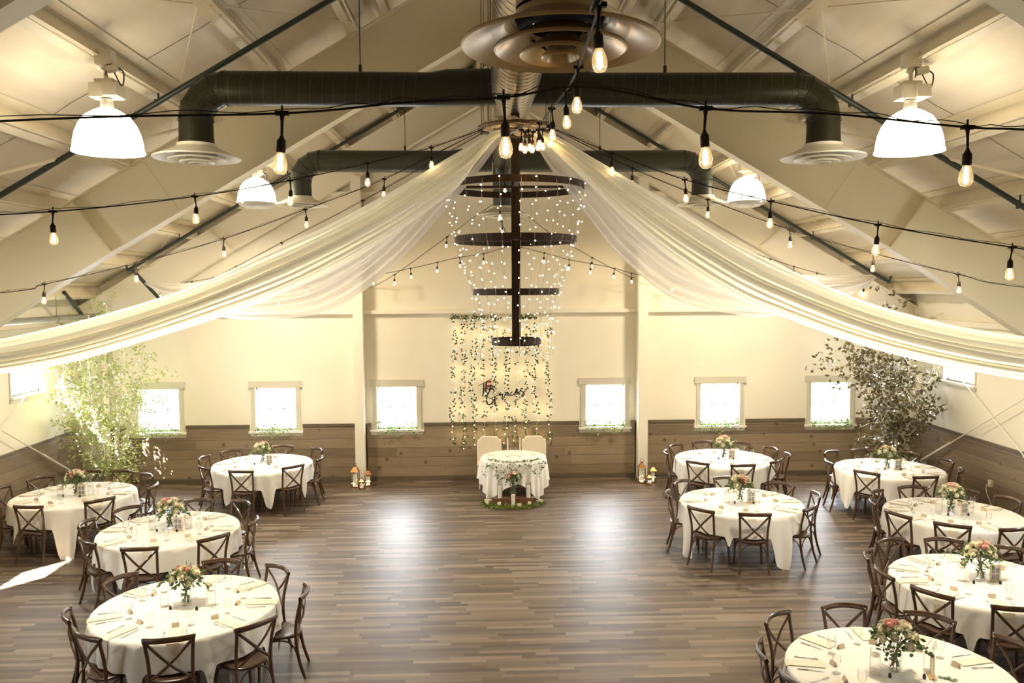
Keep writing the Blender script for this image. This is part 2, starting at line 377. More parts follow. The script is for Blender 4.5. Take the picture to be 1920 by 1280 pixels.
# wainscot, cap rail, baseboard
segs = [(XL+.56, -2.71), (-2.51, 3.215), (3.42, XR-.58)]
for a, b in ((XL, XR),):
    hs = [(x-.56, x+.56, .98, 2) for x in backwin]; mb = MB()
    for p, q, c, d in cells([a, b]+[v for h in hs for v in h[:2]], [0, .98, 1.2], hs): mb.span((p, YB-.03, c), (q, YB, d))
    struct(mb.obj('wainscot_trim', 'wainX'))
    mb = MB(); xx = [a]+[v for x in backwin for v in (x-.56, x+.56)]+[b]
    for p, q in zip(xx[::2], xx[1::2]): mb.span((p, YB-.055, 1.185), (q, YB, 1.235))
    struct(mb.obj('cap_rail_trim', 'rail'))
    mb = MB(); mb.span((a, YB-.045, 0), (b, YB-.03, .09)); struct(mb.obj('baseboard_back', 'rail'))
for sd, X, sg in (('left', XL, -1), ('right', XR, 1)):
    mb = MB(); mb.span((X, YF, 0), (X-sg*.03, YB, 1.2)); struct(mb.obj('wainscot_trim', 'wainY'))
    mb = MB(); mb.span((X, YF, 1.185), (X-sg*.055, YB, 1.235)); struct(mb.obj('cap_rail_trim', 'rail'))
    mb = MB(); mb.span((X, YF, 0), (X-sg*.045, YB, .09)); struct(mb.obj('baseboard_'+sd, 'rail'))
# windows
def window(i, loc, rz, wd, z0, z1, side=False):
    t = bpy.data.objects.new('window_%d' % i, None); COL.objects.link(t); t.location = loc; t.rotation_euler = (0, 0, rz); t['kind'] = 'structure'
    h = wd/2; fr = MB()                     # local: room side is -y
    if not side:
        fr.span((-h-.085, -.03, z0-.02), (-h+.01, 0, z1+.02)); fr.span((h-.01, -.03, z0-.02), (h+.085, 0, z1+.02))
        fr.span((-h-.13, -.045, z1), (h+.13, 0, z1+.14))
    else:
        fr.span((-h-.03, -.02, z0-.02), (-h+.01, 0, z1+.03)); fr.span((h-.01, -.02, z0-.02), (h+.03, 0, z1+.03)); fr.span((-h-.03, -.02, z1-.01), (h+.03, 0, z1+.03))
        fr.span((-h-.04, -.022, z0-.12), (h+.04, 0, z0-.02))
    fr.obj('casing', 'trim', t)
    sa = MB(); s = .035
    sa.span((-h, .07, z0), (-h+s, .12, z1)); sa.span((h-s, .07, z0), (h, .12, z1)); sa.span((-h, .07, z0), (h, .12, z0+s)); sa.span((-h, .07, z1-s), (h, .12, z1))
    for k in (1, 2) if not side else (1,): x = -h+wd*k/(3 if not side else 2); sa.span((x-.011, .085, z0), (x+.011, .10, z1))
    if not side: sa.span((-h, .085, (z0+z1)/2-.010), (h, .10, (z0+z1)/2+.010))
    sa.obj('sash', 'trim', t)
    pn = MB(); pn.span((-h+.02, .092, z0+.02), (h-.02, .094, z1-.02)); pn.obj('pane', 'pane', t)
    sl_ = MB(); sl_.span((-h-(.14 if not side else .05), -.07, z0-.045), (h+(.14 if not side else .05), .1, z0)); sl_.obj('sill', 'sill', t)
for i, x in enumerate(backwin): window(i+1, (x, YB, 0), 0, .86, WZ0, WZ1)
i = 7
for y in sw['left']: window(i, (XL, y, 0), R(90), 1.04, 2.2, 3.1, True); i += 1
for y in sw['right']: window(i, (XR, y, 0), R(-90), 1.04, 2.2, 3.1, True); i += 1
for h in fw:
    window(i, ((h[0]+h[1])/2, YF, 0), R(180), h[1]-h[0], h[2], h[3]); i += 1
# diagonal brace rods on the side walls and in the roof
for X, sd in ((XL+.14, 'left'), (XR-.14, 'right')):
    for (ya, za), (yb, zb), nm in (((11.5, .28), (16.85, 3.40), 'rising'), ((11.5, 3.08), (16.85, .14), 'falling')):
        mb = MB(); mb.tube([(X, ya, za), (X, yb, zb)], .011, 6); lo = (ya, za) if za < zb else (yb, zb); hi = (yb, zb) if za < zb else (ya, za)
        f = .30; mb.tube([(X, lo[0], lo[1]), (X, lo[0]+(hi[0]-lo[0])*f, lo[1]+(hi[1]-lo[1])*f)], .024, 8)
        tag(mb.obj('brace_rod', 'white_steel', smooth=True), 'thin white steel brace rod %s toward the rear corner on the %s wall' % (nm, sd), 'brace rod')
for sg, sd in ((-1, 'left'), (1, 'right')):
    a = (.33+sg*6.6, 8.2, zr(.33+sg*6.6)-.08); b = (.33+sg*3.9, 11.3, zr(.33+sg*3.9)-.10)
    mb = MB(); mb.tube([a, b], .022, 6); tag(mb.obj('brace_rod', 'purlin', smooth=True), 'cream brace rod crossing under the %s roof slope above the front dome lamp' % sd, 'brace rod')
    mb = MB()
    for (x0, y0), (x1, y1) in (((1.7, 5.5), (4.6, 11.3)), ((2.2, 11.5), (5.2, 16.8)), ((3.2, 11.5), (7.0, 16.8)), ((4.6, 5.5), (2.0, 11.3))):
        p = .33+sg*x0; q = .33+sg*x1; mb.tube([(p, y0, zr(p)+.1), (q, y1, zr(q)+.1)], .008, 5)
    tag(mb.obj('roof_tie_rods', 'purlin'), 'thin cream cross ties between the purlins of the %s roof slope' % sd, 'tie rods')
    mb = MB()                              # dark panel joints of the insulation
    for y in (7.1, 9.3, 12.9, 14.6):
        for k in range(2, 8):
            p = .33+sg*(k*1.036+.1); q = .33+sg*((k+1)*1.036-.08)
            wv_ = [(p+(q-p)*j/4, y+U(-.02, .02), zr(p+(q-p)*j/4)+.232) for j in range(5)]; mb.tube(wv_, .003, 4)
    struct(mb.obj('panel_joint_trim', 'rail'))

# ------------------------------------------------------------------ ventilation ducts
def diffuser(parent, loc, m, s=1.0, n=40):
    t = MB()
    def ring(r0, z0, r1, z1, lip): t.lathe([(r0+.006, z0+.012), (r0+.008, z0), (r0, z0-.006), (r1, z1), (r1-.004, z1+.006), (r0-.006, z0+.012)], n)
    r = .475*s
    ring(r, 0, .24*s, .11*s, 1); ring(.315*s, -.02*s, .155*s, .075*s, 1); ring(.19*s, -.045*s, .09*s, .035*s, 1); ring(.085*s, -.055*s, .07*s, -.02*s, 1)
    t.lathe([(r+.006, .012), (.30*s, .075*s), (.22*s, .13*s), (.215*s, .16*s)], n)
    o = t.obj('diffuser', m, parent, smooth=True); o.location = loc
    c = MB(); c.lathe([(.215*s, .15*s), (.20*s, .06*s)], n)
    for k in range(4): a = PI/4+k*PI/2; c.tube([(.06*s*cos(a), .06*s*sin(a), -.02*s), (.23*s*cos(a), .23*s*sin(a), .10*s)], .006, 5)
    q = c.obj('spider_bracket', 'seam', o, smooth=True)
    return o
def seams(t, pts, r, step, name='lock_seams'):
    a, b = Vector(pts[0]), Vector(pts[1]); L = (b-a).length; d = (b-a)/L; k = MB(); x = step/2
    up = Vector((0, 0, 1)) if abs(d.y) > .5 else Vector((0, 1, 0)); sd = d.cross(up)
    while x < L:
        P = [a+d*(x+step*q/20)+sd*(cos(2*PI*q/20)*(r+.001))+up*(sin(2*PI*q/20)*(r+.001)) for q in range(21)]; k.tube(P, .0035, 4); x += step
    k.obj(name, 'seam' if abs(d.y) > .5 else 'seam2', t)
def branch(Y, sg, label, m, z=6.36, r=.192):
    xa = .36; xe = .36+sg*3.62; re = .36
    t = thing('duct_branch', label, 'air duct', (xa+sg*.2, Y, z), 0, 'duct branches off the central trunk')
    L = Vector((xa+sg*.2, Y, z))
    P = [Vector((xa+sg*.2, Y, z+.02)), Vector((xa+sg*.75, Y, z+.01)), Vector((xa+sg*.95, Y, z-.01)), Vector((xe-sg*re, Y, z))]
    MB().tube([p-L for p in P], [r*1.08, r*1.08, r, r], 28, up=(0, 1, 0), caps=False).obj('straight_duct', m, t, smooth=True)
    seams(t, (P[2]-L, P[3]-L), r, .13)
    c = Vector((xe-sg*re, Y, z-re)); el = MB(); sm = MB(); ang = [0, 18, 45, 72, 90]
    P = [c+Vector((sg*re*sin(R(a)), 0, re*cos(R(a)))) for a in ang]
    el.tube([p-L for p in P], r, 28, up=(0, 1, 0), caps=False)
    o = el.obj('elbow', m, t)
    for f in o.data.polygons: f.use_smooth = False
    for a in (0, 22.5, 45, 67.5, 90):
        p = c+Vector((sg*re*sin(R(a)), 0, re*cos(R(a)))); tn = Vector((sg*cos(R(a)), 0, -sin(R(a))))
        sm.tube([p-L-tn*.007, p-L+tn*.007], r+.007, 28, up=(0, 1, 0), caps=False)
    sm.obj('seam_band', 'seam', o)
    MB().tube([Vector((xe, Y, z-re))-L, Vector((xe, Y, 5.80))-L, Vector((xe, Y, 5.70))-L], [r*.97, r, r*1.04], 28, up=(0, 1, 0), caps=False).obj('drop_duct', m, t, smooth=True)
    diffuser(t, Vector((xe, Y, 5.575))-L, 'diffuser')
    for hx in (xa+sg*1.75,):
        h = MB(); h.tube([Vector((hx, Y, z+r))-L, Vector((hx, Y+.01, zr(hx)+.05))-L], .006, 5); h.box(Vector((hx, Y, z+r+.03))-L, (.035, .03, .09)); h.obj('hanger_rod', 'black', t)
    return t
branch(9.45, -1, 'dark green round duct arm running left, front pair', 'duct')
branch(9.45, 1, 'dark green round duct arm running right, front pair', 'duct')
branch(14.7, -1, 'grey-green round duct arm running left, rear pair', 'duct2')
branch(14.7, 1, 'grey-green round duct arm running right, rear pair', 'duct2')
t = thing('central_duct', 'large spiral steel duct running down the middle of the roof', 'air duct', (.36, 0, 6.36))
MB().tube([(0, YF+.1, 0), (0, 9.2, 0), (0, 9.75, -.01), (0, 10.1, -.01), (0, 14.42, 0)], [.27, .27, .27, .215, .205], 40, up=(0, 0, 1), caps=False).obj('spiral_duct', 'trunk', t, smooth=True)
el = MB(); el.tube([(0, 14.42+.28*sin(R(a)), -.28+.28*cos(R(a))) for a in (0, 22.5, 45, 67.5, 90)]+[(0, 14.7, -.80)], .185, 28, caps=False); el.obj('elbow', 'duct2', t, smooth=True)
diffuser(t, (0, 14.7, -.97), 'diffuser')
MB().tube([(.02, 4.0, -.2), (.02, 4.0, -.94)], .215, 32, caps=False).obj('drop_duct', 'trunk', t, smooth=True)
diffuser(t, (.02, 4.0, -1.115), 'bronze_diffuser', 1.0, 64)
seams(t, ((0, 4.3, 0), (0, 9.3, 0)), .27, .14); seams(t, ((0, 10.1, -.01), (0, 14.3, 0)), .21, .14)
for y in (2.2, 7.6, 12.5):
    for s in (-1, 1): MB().tube([(s*.28, y, 0), (s*.28, y, zr(.36)-6.36+.1)], .005, 5).obj('hanger_rod', 'seam', t)

# ------------------------------------------------------------------ sprinkler pipes
for Y, n_ in ((9.7, 'front'), (15.9, 'rear')):
    for sg, sd in ((-1, 'left'), (1, 'right')):
        mb = MB(); xs_ = .33+sg*.5; xe = .33+sg*(7.75 if (Y > 12 and sg > 0) else 7.2 if Y > 12 else 8.0)
        mb.tube([(xs_, Y, zr(xs_)-.12), (xe, Y, zr(xe)-.12)], .034, 10)
        for k in (1.9, 4.1, 6.2):
            x = .33+sg*k; z = zr(x)-.12; mb.tube([(x, Y, z), (x, Y, z+.12)], .012, 6); mb.tube([(x-.03, Y, z+.03), (x-.03, Y, z-.05)], .02, 6)
        if Y > 12: mb.tube([(xe, Y, zr(xe)-.14), (xe+sg*.02, Y-.05, zr(xe)+.0)], .022, 8)
        tag(mb.obj('sprinkler_pipe', 'pipe', smooth=True), 'dark green sprinkler pipe sloping under the %s roof side, %s one' % (sd, n_), 'pipe', 'sprinkler branch pipes')
mb = MB(); mb.tube([(-7.9, 2, 3.57), (-7.9, YB, 3.57)], .055, 12)
for y in (4.5, 8, 11.9, 15.2): mb.tube([(-7.9, y-.02, 3.57), (-7.9, y+.02, 3.57)], .066, 12); mb.tube([(-7.9, y, 3.6), (-7.9, y, 4.0)], .008, 5)
tag(mb.obj('main_pipe', 'greypipe', smooth=True), 'thick grey main pipe running below the left eave', 'pipe')
for (a, b, l) in (((-7.9, 16.2, 3.58), (-7.9, 15.5, 4.06), 'short dark riser pipe standing on the grey main pipe'), ((-6.8, 15.9, 4.50), (-6.35, 16.7, 3.62), 'dark drop pipe slanting down from the rear left sprinkler line')):
    tag(MB().tube([a, b], .036, 10).obj('riser_pipe', 'pipe', smooth=True), l, 'pipe')

# ------------------------------------------------------------------ dome lamps
def dome_lamp(x, y, zb, label, lens):
    t = thing('dome_lamp', label, 'lamp', (x, y, zb), 0, 'dome lamps hung from the purlins')
    r = .325; d = MB()
    pr = [(r+.012, .0), (r+.006, .025), (r, .03), (r*.985, .09), (r*.93, .18), (r*.82, .27), (r*.65, .35), (r*.42, .40), (.10, .42)]
    d.lathe(pr, 36); d.obj('acrylic_dome', 'dome', t, smooth=True)
    if lens: l = MB(); l.lathe([(r, -.002), (r*.93, -.05), (r*.7, -.09), (r*.3, -.115), (.001, -.12)], 28); l.obj('lens_cover', 'lens', t, smooth=True)
    MB().lathe([(.001, .41), (.07, .41), (.06, .50), (.06, .52)], 16).obj('neck', 'metal', t, smooth=True)
    la = bpy.data.lights.new('dome_lamp_light', 'AREA'); la.shape = 'DISK'; la.size = .55; la.energy = 46 if y < 10 else 60; la.spread = R(172); la.color = (1, .86, .62)
    lo = bpy.data.objects.new('dome_lamp_light', la); lo.parent = t; lo.location = (0, 0, -.14); COL.objects.link(lo)
    b = MB(); b.box((0, 0, .60), (.27, .17, .14)); b.box((.08, -.02, .60), (.14, .21, .125)); b.box((0, 0, .69), (.18, .12, .04)); b.obj('ballast_housing', 'lamp', t)
    zt = zr(x)-zb
    h = MB(); h.tube([(0, 0, .72), (0, 0, .80)], .02, 8); h.tube([(-.02, 0, .80), (.03, 0, zt-.1)], .035, 8); h.box((.0, 0, zt-.06), (.16, .12, .14)); h.tube([(.04, -.03, zt-.18), (.15, -.05, zt-.16)], .04, 10); h.obj('mounting_bracket', 'lamp', t)
    MB().tube(smoothpath([(.14, -.05, zt-.16), (.2, -.06, zt-.22), (.17, -.05, zt-.34), (.05, -.03, .86), (.02, -.05, .74)]), .007, 6).obj('power_cord', 'black', t, smooth=True)
    return t
dome_lamp(-3.71, 8.25, 5.44, 'glowing white dome lamp over the left tables, front pair', 0)
dome_lamp(4.37, 8.25, 5.44, 'glowing white dome lamp over the right tables, front pair', 0)
dome_lamp(-3.96, 14.4, 5.60, 'glowing dome lamp with grey lens over the rear left tables', 1)
dome_lamp(4.70, 14.4, 5.60, 'glowing dome lamp with grey lens over the rear right tables', 1)

# ------------------------------------------------------------------ hub ring and tiered chandelier
H = Vector((.36, 8.7, 5.76))
t = thing('hub_ring', 'suspended pipe ring under the duct holding drapes and bulb strings', 'rigging ring', H)
mb = MB(); mb.tube([(.40*cos(2*PI*k/32), .40*sin(2*PI*k/32), .012*sin(3*k)) for k in range(33)], .022, 8, caps=False)
for a in (.3, 1.87): mb.tube([(.4*cos(a), .4*sin(a), 0), (-.4*cos(a), -.4*sin(a), 0)], .02, 8)
mb.obj('ring_pipe', 'rope', t, smooth=True)
kn = MB()
for k in range(26):
    a = U(0, 2*PI); r = U(.05, .38); kn.ball((r*cos(a), r*sin(a), U(-.02, .07)), U(.04, .085), 5, .55)
kn.obj('gathered_fabric', 'knot', t, smooth=True)
for a in (2.75, .38, -2.4, -.75):
    p = Vector((.4*cos(a), .4*sin(a), 0)); MB().tube([p, p+Vector((.0, .0, zr(H.x+p.x)-H.z+.1))], .004, 5).obj('suspension_cable', 'seam', t)
    MB().tube([p+Vector((.02, 0, 0)), p+Vector((.035, .0, zr(H.x+p.x)-H.z+.1))], .003, 5).obj('suspension_cable', 'seam', t)
HC = Vector((.375, 9.5, 0))
RING = [(5.25, .79), (4.64, .70), (4.035, .493), (3.45, .281)]
t = thing('tiered_chandelier', 'dark wooden chandelier of four shrinking hoops on one pole', 'chandelier', (HC.x, HC.y, 3.41))
MB().box((0, 0, 1.34), (.10, .10, 2.68)).box((0, -.052, 1.34), (.02, .01, 2.68)).obj('pole', 'darkwood', t)
for z, r in RING:
    hp = MB(); hp.lathe([(r, -.038), (r+.012, -.038), (r+.012, .038), (r, .038), (r, -.038)], 48, (0, 0, z-3.41)); o = hp.obj('hoop', 'darkwood', t, smooth=True)
    MB().box((0, 0, z-3.41), (2*r, .05, .03)).box((0, 0, z-3.41), (.05, 2*r, .03)).obj('crossbar', 'darkwood', t)
fb = MB(); fb.ball((0, 0, 0), .0085, 4); FB = fb.mesh('fairy_bulb', 'fairy'); FBW = fb.mesh('fairy_bulb', 'fairyW')
fb = MB(); fb.ball((0, 0, 0), .0125, 4); FB2 = fb.mesh('fairy_bulb', 'fairy'); FBW2 = fb.mesh('fairy_bulb', 'fairyW')
hrs = ['twelve', 'one', 'two', 'three', 'four', 'five', 'six', 'seven', 'eight', 'nine', 'ten', 'eleven']
for k in range(24):
    a = PI/2 - 2*PI*k/24 + U(-.04, .04); ca, sa = cos(a), sin(a); lg = k % 2 == 0; e = .03
    pts = [(RING[0][1]-.05, 5.30), (RING[0][1]+.02, 5.24), (RING[0][1]+e, 5.0)] if lg else [(RING[0][1]+.02, 5.29), (RING[0][1]+.03, 5.2)]
    pts += [(RING[1][1]+.02, 4.65), (RING[2][1]+.025, 4.04)]
    pts += [(RING[2][1]-.01, 3.75), (RING[2][1]-.03+U(-.05, .08), 3.10+U(0, .25))] if lg else [(RING[3][1]+.02, 3.47), (RING[3][1], 3.31)]
    P = [Vector((HC.x+r*ca, HC.y+r*sa, z)) for r, z in pts]; o0 = P[0].copy(); P = smoothpath(P, 4)
    t = thing('fairy_light_strand', '%s strand of tiny warm lights down the chandelier hoops at %s %s' % ('long' if lg else 'short', hrs[k//2], "o'clock" if lg else 'thirty'), 'fairy lights', o0, 0, 'fairy light strands on the chandelier')
    MB().tube([p-o0 for p in P], .0022, 3).obj('wire', 'wire', t)
    d = 0; nx = .03
    for p, q in zip(P, P[1:]):
        L = (q-p).length
        while nx < d+L:
            kid('fairy_bulb', random.choice((FB, FBW)), t, p.lerp(q, (nx-d)/L)-o0+Vector((U(-.02, .02), U(-.02, .02), 0))); nx += U(.11, .20)
        d += L

# ------------------------------------------------------------------ bulb strings
so_ = MB(); so_.lathe([(.001, .0), (.006, 0), (.009, -.010), (.017, -.022), (.018, -.060), (.014, -.066)], 12); SOCK = so_.mesh('socket', 'socket', True)
bu = MB(); bu.lathe([(.012, -.060), (.015, -.070), (.0245, -.095), (.027, -.112), (.0255, -.128), (.017, -.142), (.001, -.147)], 16); BULB = bu.mesh('glass_bulb', 'bulbglass', True)
fi = MB()
for k in range(4): a = k*PI/2; fi.tube([(.005*cos(a), .005*sin(a), -.078), (.0085*cos(a), .0085*sin(a), -.128)], .0028, 4)
fi.tube([(0, 0, -.075), (0, 0, -.12)], .004, 5); FIL = fi.mesh('filament', 'filament')
def bulb_string(label, pts, at, drop=.075, sway=0):
    o0 = Vector(pts[0]); t = thing('bulb_string', label, 'string lights', o0, 0, 'black cable strings of filament bulbs')
    P = smoothpath(pts, 10); c = MB(); c.tube([p-o0 for p in P], .0045, 5)
    c2 = [p-o0+Vector((0, .012*sin(i*.9), .012+.006*sin(i*1.3))) for i, p in enumerate(P)]; c.tube(c2, .0022, 3)
    c.obj('cable', 'cable', t, smooth=True)
    cl = MB()
    for i in at:
        p = Vector(pts[i]) if not isinstance(i, tuple) else Vector(i); p = p-o0
        sx = U(-.012, .012)+sway; cl.tube([p, p+Vector((sx*.3, 0, -.03)), p+Vector((sx, 0, -drop))], [.011, .006, .005], 6); cl.box(p, (.05, .018, .016)); cl.tube([p, p+Vector((0, 0, .03))], .004, 4)
        s = kid('socket', SOCK, t, p+Vector((sx, 0, -drop+.004)), (U(-.07, .07), U(-.07, .07), 0))
        b = kid('glass_bulb', BULB, t, s.location, s.rotation_euler); kid('filament', FIL, b, (0, 0, 0))
    cl.obj('drop_leads', 'cable', t, smooth=True)
    return t
def xt(p): return tuple(p)
bulb_string('bulb string crossing the hall in front of the duct at the very front', [(-7.6, 3.1, 4.25), (-4.2, 3.1, 4.55), (-1.79, 3.1, 4.70), (-.75, 3.1, 4.73), (-.30, 3.1, 4.77), (.08, 3.1, 4.79), (.40, 3.1, 4.83), (.85, 3.1, 4.75), (1.34, 3.1, 4.73), (1.87, 3.1, 4.68), (2.4, 3.1, 4.65), (4.9, 3.1, 4.45), (8.2, 3.1, 4.15)], [3, 5, 7, 9, 11, 1], .085)
bulb_string('bulb string fanning from the ring to the near left side, upper', [(-7.4, 4.3, 4.40), (-3.7, 5.0, 4.52), (-2.80, 5.4, 4.59), (-2.27, 6.5, 4.81), (-1.64, 7.0, 5.0), (-1.08, 7.7, 5.25), (-.52, 8.3, 5.5), (0, 8.6, 5.74)], [2, 3, 4, 5, 6])
bulb_string('bulb string running from the ring to the left wall, lower', [(-8.2, 8.4, 3.78), (-5.15, 8.8, 4.06), (-4.74, 8.9, 4.15), (-3.88, 9.2, 4.38), (-2.97, 9.4, 4.66), (-2.06, 9.5, 5.0), (-1.12, 9.3, 5.32), (0, 8.7, 5.75)], [2, 3, 4, 5, 6])
bulb_string('bulb string fanning from the ring to the near right side, upper', [(.77, 8.6, 5.74), (1.31, 8.3, 5.44), (1.89, 7.6, 5.08), (2.32, 6.5, 4.76), (2.76, 5.6, 4.5), (3.46, 5.2, 4.32), (4.6, 4.85, 4.12), (8.0, 4.3, 3.95)], [1, 2, 3, 4, 5])
bulb_string('bulb string running from the ring to the right wall, lower', [(.78, 8.7, 5.75), (1.69, 9.2, 5.42), (2.64, 9.5, 5.1), (3.58, 9.4, 4.74), (4.48, 9.2, 4.45), (5.37, 9.0, 4.2), (6.07, 8.9, 4.05), (8.9, 8.5, 3.75)], [1, 2, 3, 4, 5])
bulb_string('bulb string behind the sheer drape to the rear left corner', [(0, 8.8, 5.74), (-1.6, 10.9, 5.25), (-3.2, 13, 4.82), (-4.5, 14.9, 4.5), (-5.24, 15.9, 4.32), (-5.8, 16.3, 4.25), (-6.67, 16.9, 4.13), (-7.2, YB, 4.1)], [1, 2, 3, 4, 5, 6])
bulb_string('bulb string behind the sheer drape to the rear right corner', [(.78, 8.85, 5.74), (2.3, 11.1, 5.3), (3.8, 13.4, 4.94), (4.59, 14.3, 4.76), (5.43, 15.2, 4.6), (6.16, 15.9, 4.47), (6.83, 16.4, 4.35), (8.05, 16.9, 4.09), (8.5, YB, 4.05)], [1, 2, 3, 4, 5, 6, 7])
bulb_string('bulb string coming overhead from the camera to the ring', [(.3, -2, 4.9), (.34, 2.3, 4.96), (.40, 2.8, 5.03), (.48, 4.1, 5.17), (.51, 5.0, 5.27), (.49, 5.8, 5.34), (.50, 7.2, 5.52), (.48, 8.3, 5.73)], [2, 3, 4, 5, 6], .085)
bulb_string('bulb string running from the ring to the middle of the rear wall', [(.3, 9.1, 5.74), (.27, 10.5, 5.50), (.26, 12, 5.30), (.30, 13.5, 5.18), (.45, 15.2, 5.05), (.58, YB-.05, 4.98)], [1, 2, 3, 4])
bulb_string('bulb string draped along the rear wall on the left', [(.58, YB-.06, 4.98), (0, 16.5, 4.78), (-.49, 16.5, 4.71), (-.94, 16.5, 4.61), (-1.49, 16.5, 4.49), (-2.25, 16.6, 4.36), (-3.66, 16.8, 4.22), (-4.25, 16.85, 3.94), (-4.9, YB, 3.9)], [1, 2, 3, 4, 5, 6, 7])
bulb_string('bulb string draped along the rear wall on the right', [(.60, YB-.06, 4.98), (1.23, 16.5, 4.79), (1.74, 16.5, 4.65), (2.18, 16.5, 4.57), (2.67, 16.5, 4.47), (3.02, 16.5, 4.37), (3.88, 16.6, 4.2), (4.9, YB, 4.1)], [1, 2, 3, 4, 5, 6])
bulb_string('thin bulb string peaked behind the hoops high on the rear wall', [(-2.4, YB, 4.1), (-1.82, 16.6, 4.37), (-.74, 16.5, 5.12), (-.08, 16.4, 5.58), (.39, 15.5, 5.72), (.93, 16.4, 5.5), (1.37, 16.5, 5.18), (2.21, 16.5, 4.69), (2.99, 16.7, 4.31), (3.2, YB, 4.3)], [1, 2, 6, 7])
bulb_string('coil of leftover bulbs bunched below the suspended ring', [(.33+.03*0, 8.45, 5.72), (.40, 8.42, 5.70), (.44, 8.46, 5.68), (.47, 8.40, 5.69), (.52, 8.44, 5.68), (.57, 8.42, 5.70), (.62, 8.46, 5.71), (.68, 8.40, 5.73), (.72, 8.42, 5.76)], [1, 2, 3, 4, 5, 6, 7])

# ------------------------------------------------------------------ fabric swags
def swag(label, ctr, m, folds, wid, seed):
    # ctr: (x, y, upper z, lower z) along the swag; the cloth hangs as a gathered trough between its two edges
    P = smoothpath([(c[0], c[1], c[2]) for c in ctr], 8); Q = smoothpath([(c[0], c[1], c[3]) for c in ctr], 8); N = len(P); T = 96
    V = []
    for i in range(N):
        tn = (P[min(i+1, N-1)]-P[max(i-1, 0)]); tn.z = 0; tn.normalize(); sd = Vector((tn.y, -tn.x, 0))
        if sd.y > 0: sd = -sd
        h = (P[i]-Q[i]).length; f = min(1, h/.3)
        for j in range(T+1):
            v = j/T; w = wid*f
            off = -w*(1-2*v) if v < .5 else 0
            b = sin(PI*v)
            y = w*(b*.9-.3); z = v
            nv = noise.noise(Vector((v*3+seed, i*.022, 0)))*.09
            ph = (v+nv)*folds*2*PI
            r = (.021*sin(ph)+.013*sin(ph*.43+2+i*.02)+.006*sin(ph*2.3+i*.05))*f*(.35+b)
            p = P[i].lerp(Q[i], z)+sd*(y+r*1.25); p.z += r*.55 + .010*noise.noise(Vector((i*.12, v*7, seed)))
            V.append(p)
    o0 = P[0].copy(); F = [(i*(T+1)+j, (i+1)*(T+1)+j, (i+1)*(T+1)+j+1, i*(T+1)+j+1) for i in range(N-1) for j in range(T)]
    mb = MB(); mb.add([p-o0 for p in V], F); o = mb.obj('fabric_swag', m, None, loc=o0)
    o.data.polygons.foreach_set('use_smooth', [True]*len(o.data.polygons))
    return tag(o, label, 'drapery', 'voile swags hung from the ring')
swag('thick ivory fabric swag sweeping from the ring to the near left wall', [(.22, 8.66, 5.76, 5.70), (.11, 8.61, 5.72, 5.61), (-.03, 8.56, 5.63, 5.44), (-.28, 8.46, 5.47, 5.10), (-.89, 8.22, 5.07, 4.63), (-1.49, 7.99, 4.71, 4.26), (-2.04, 7.78, 4.43, 3.98), (-2.78, 7.49, 4.07, 3.71), (-3.69, 7.13, 3.77, 3.43), (-4.63, 6.77, 3.58, 3.33), (-5.6, 6.39, 3.52, 3.30), (-6.8, 5.92, 3.56, 3.36), (-7.4, 5.62, 3.62, 3.50)], 'drape', 8, .17, 1)
swag('thick ivory fabric swag sweeping from the ring to the near right wall', [(.52, 8.64, 5.76, 5.70), (.64, 8.58, 5.71, 5.61), (.86, 8.5, 5.60, 5.38), (1.18, 8.38, 5.38, 5.05), (1.49, 8.26, 5.17, 4.72), (1.99, 8.06, 4.83, 4.28), (2.52, 7.86, 4.47, 3.93), (2.94, 7.7, 4.24, 3.74), (3.54, 7.47, 3.95, 3.51), (4.15, 7.23, 3.75, 3.34), (4.78, 6.99, 3.62, 3.22), (5.6, 6.67, 3.54, 3.14), (6.8, 6.2, 3.55, 3.22), (8.0, 5.68, 3.64, 3.48)], 'drape', 8, .17, 5)
swag('sheer white fabric swag sinking toward the rear left corner', [(.20, 8.8, 5.76, 5.68), (-.05, 9.1, 5.66, 5.42), (-.40, 9.48, 5.50, 5.08), (-1.11, 10.24, 4.98, 4.42), (-1.94, 11.12, 4.62, 3.90), (-2.76, 12.0, 4.40, 3.67), (-4.34, 13.67, 4.23, 3.60), (-5.66, 15.06, 4.21, 3.84), (-6.57, 16.04, 4.24, 4.17), (-6.75, 16.3, 4.25, 4.22)], 'drape2', 9, .17, 9)
swag('sheer white fabric swag sinking toward the rear right corner', [(.54, 8.8, 5.76, 5.68), (.80, 9.12, 5.66, 5.40), (1.22, 9.59, 5.45, 4.98), (1.84, 10.22, 5.02, 4.40), (2.75, 11.13, 4.62, 3.88), (4.09, 12.47, 4.38, 3.63), (5.18, 13.57, 4.29, 3.60), (7.16, 15.56, 4.29, 3.86), (8.1, 16.5, 4.31, 4.24), (8.25, 16.65, 4.31, 4.28)], 'drape2', 9, .17, 13)

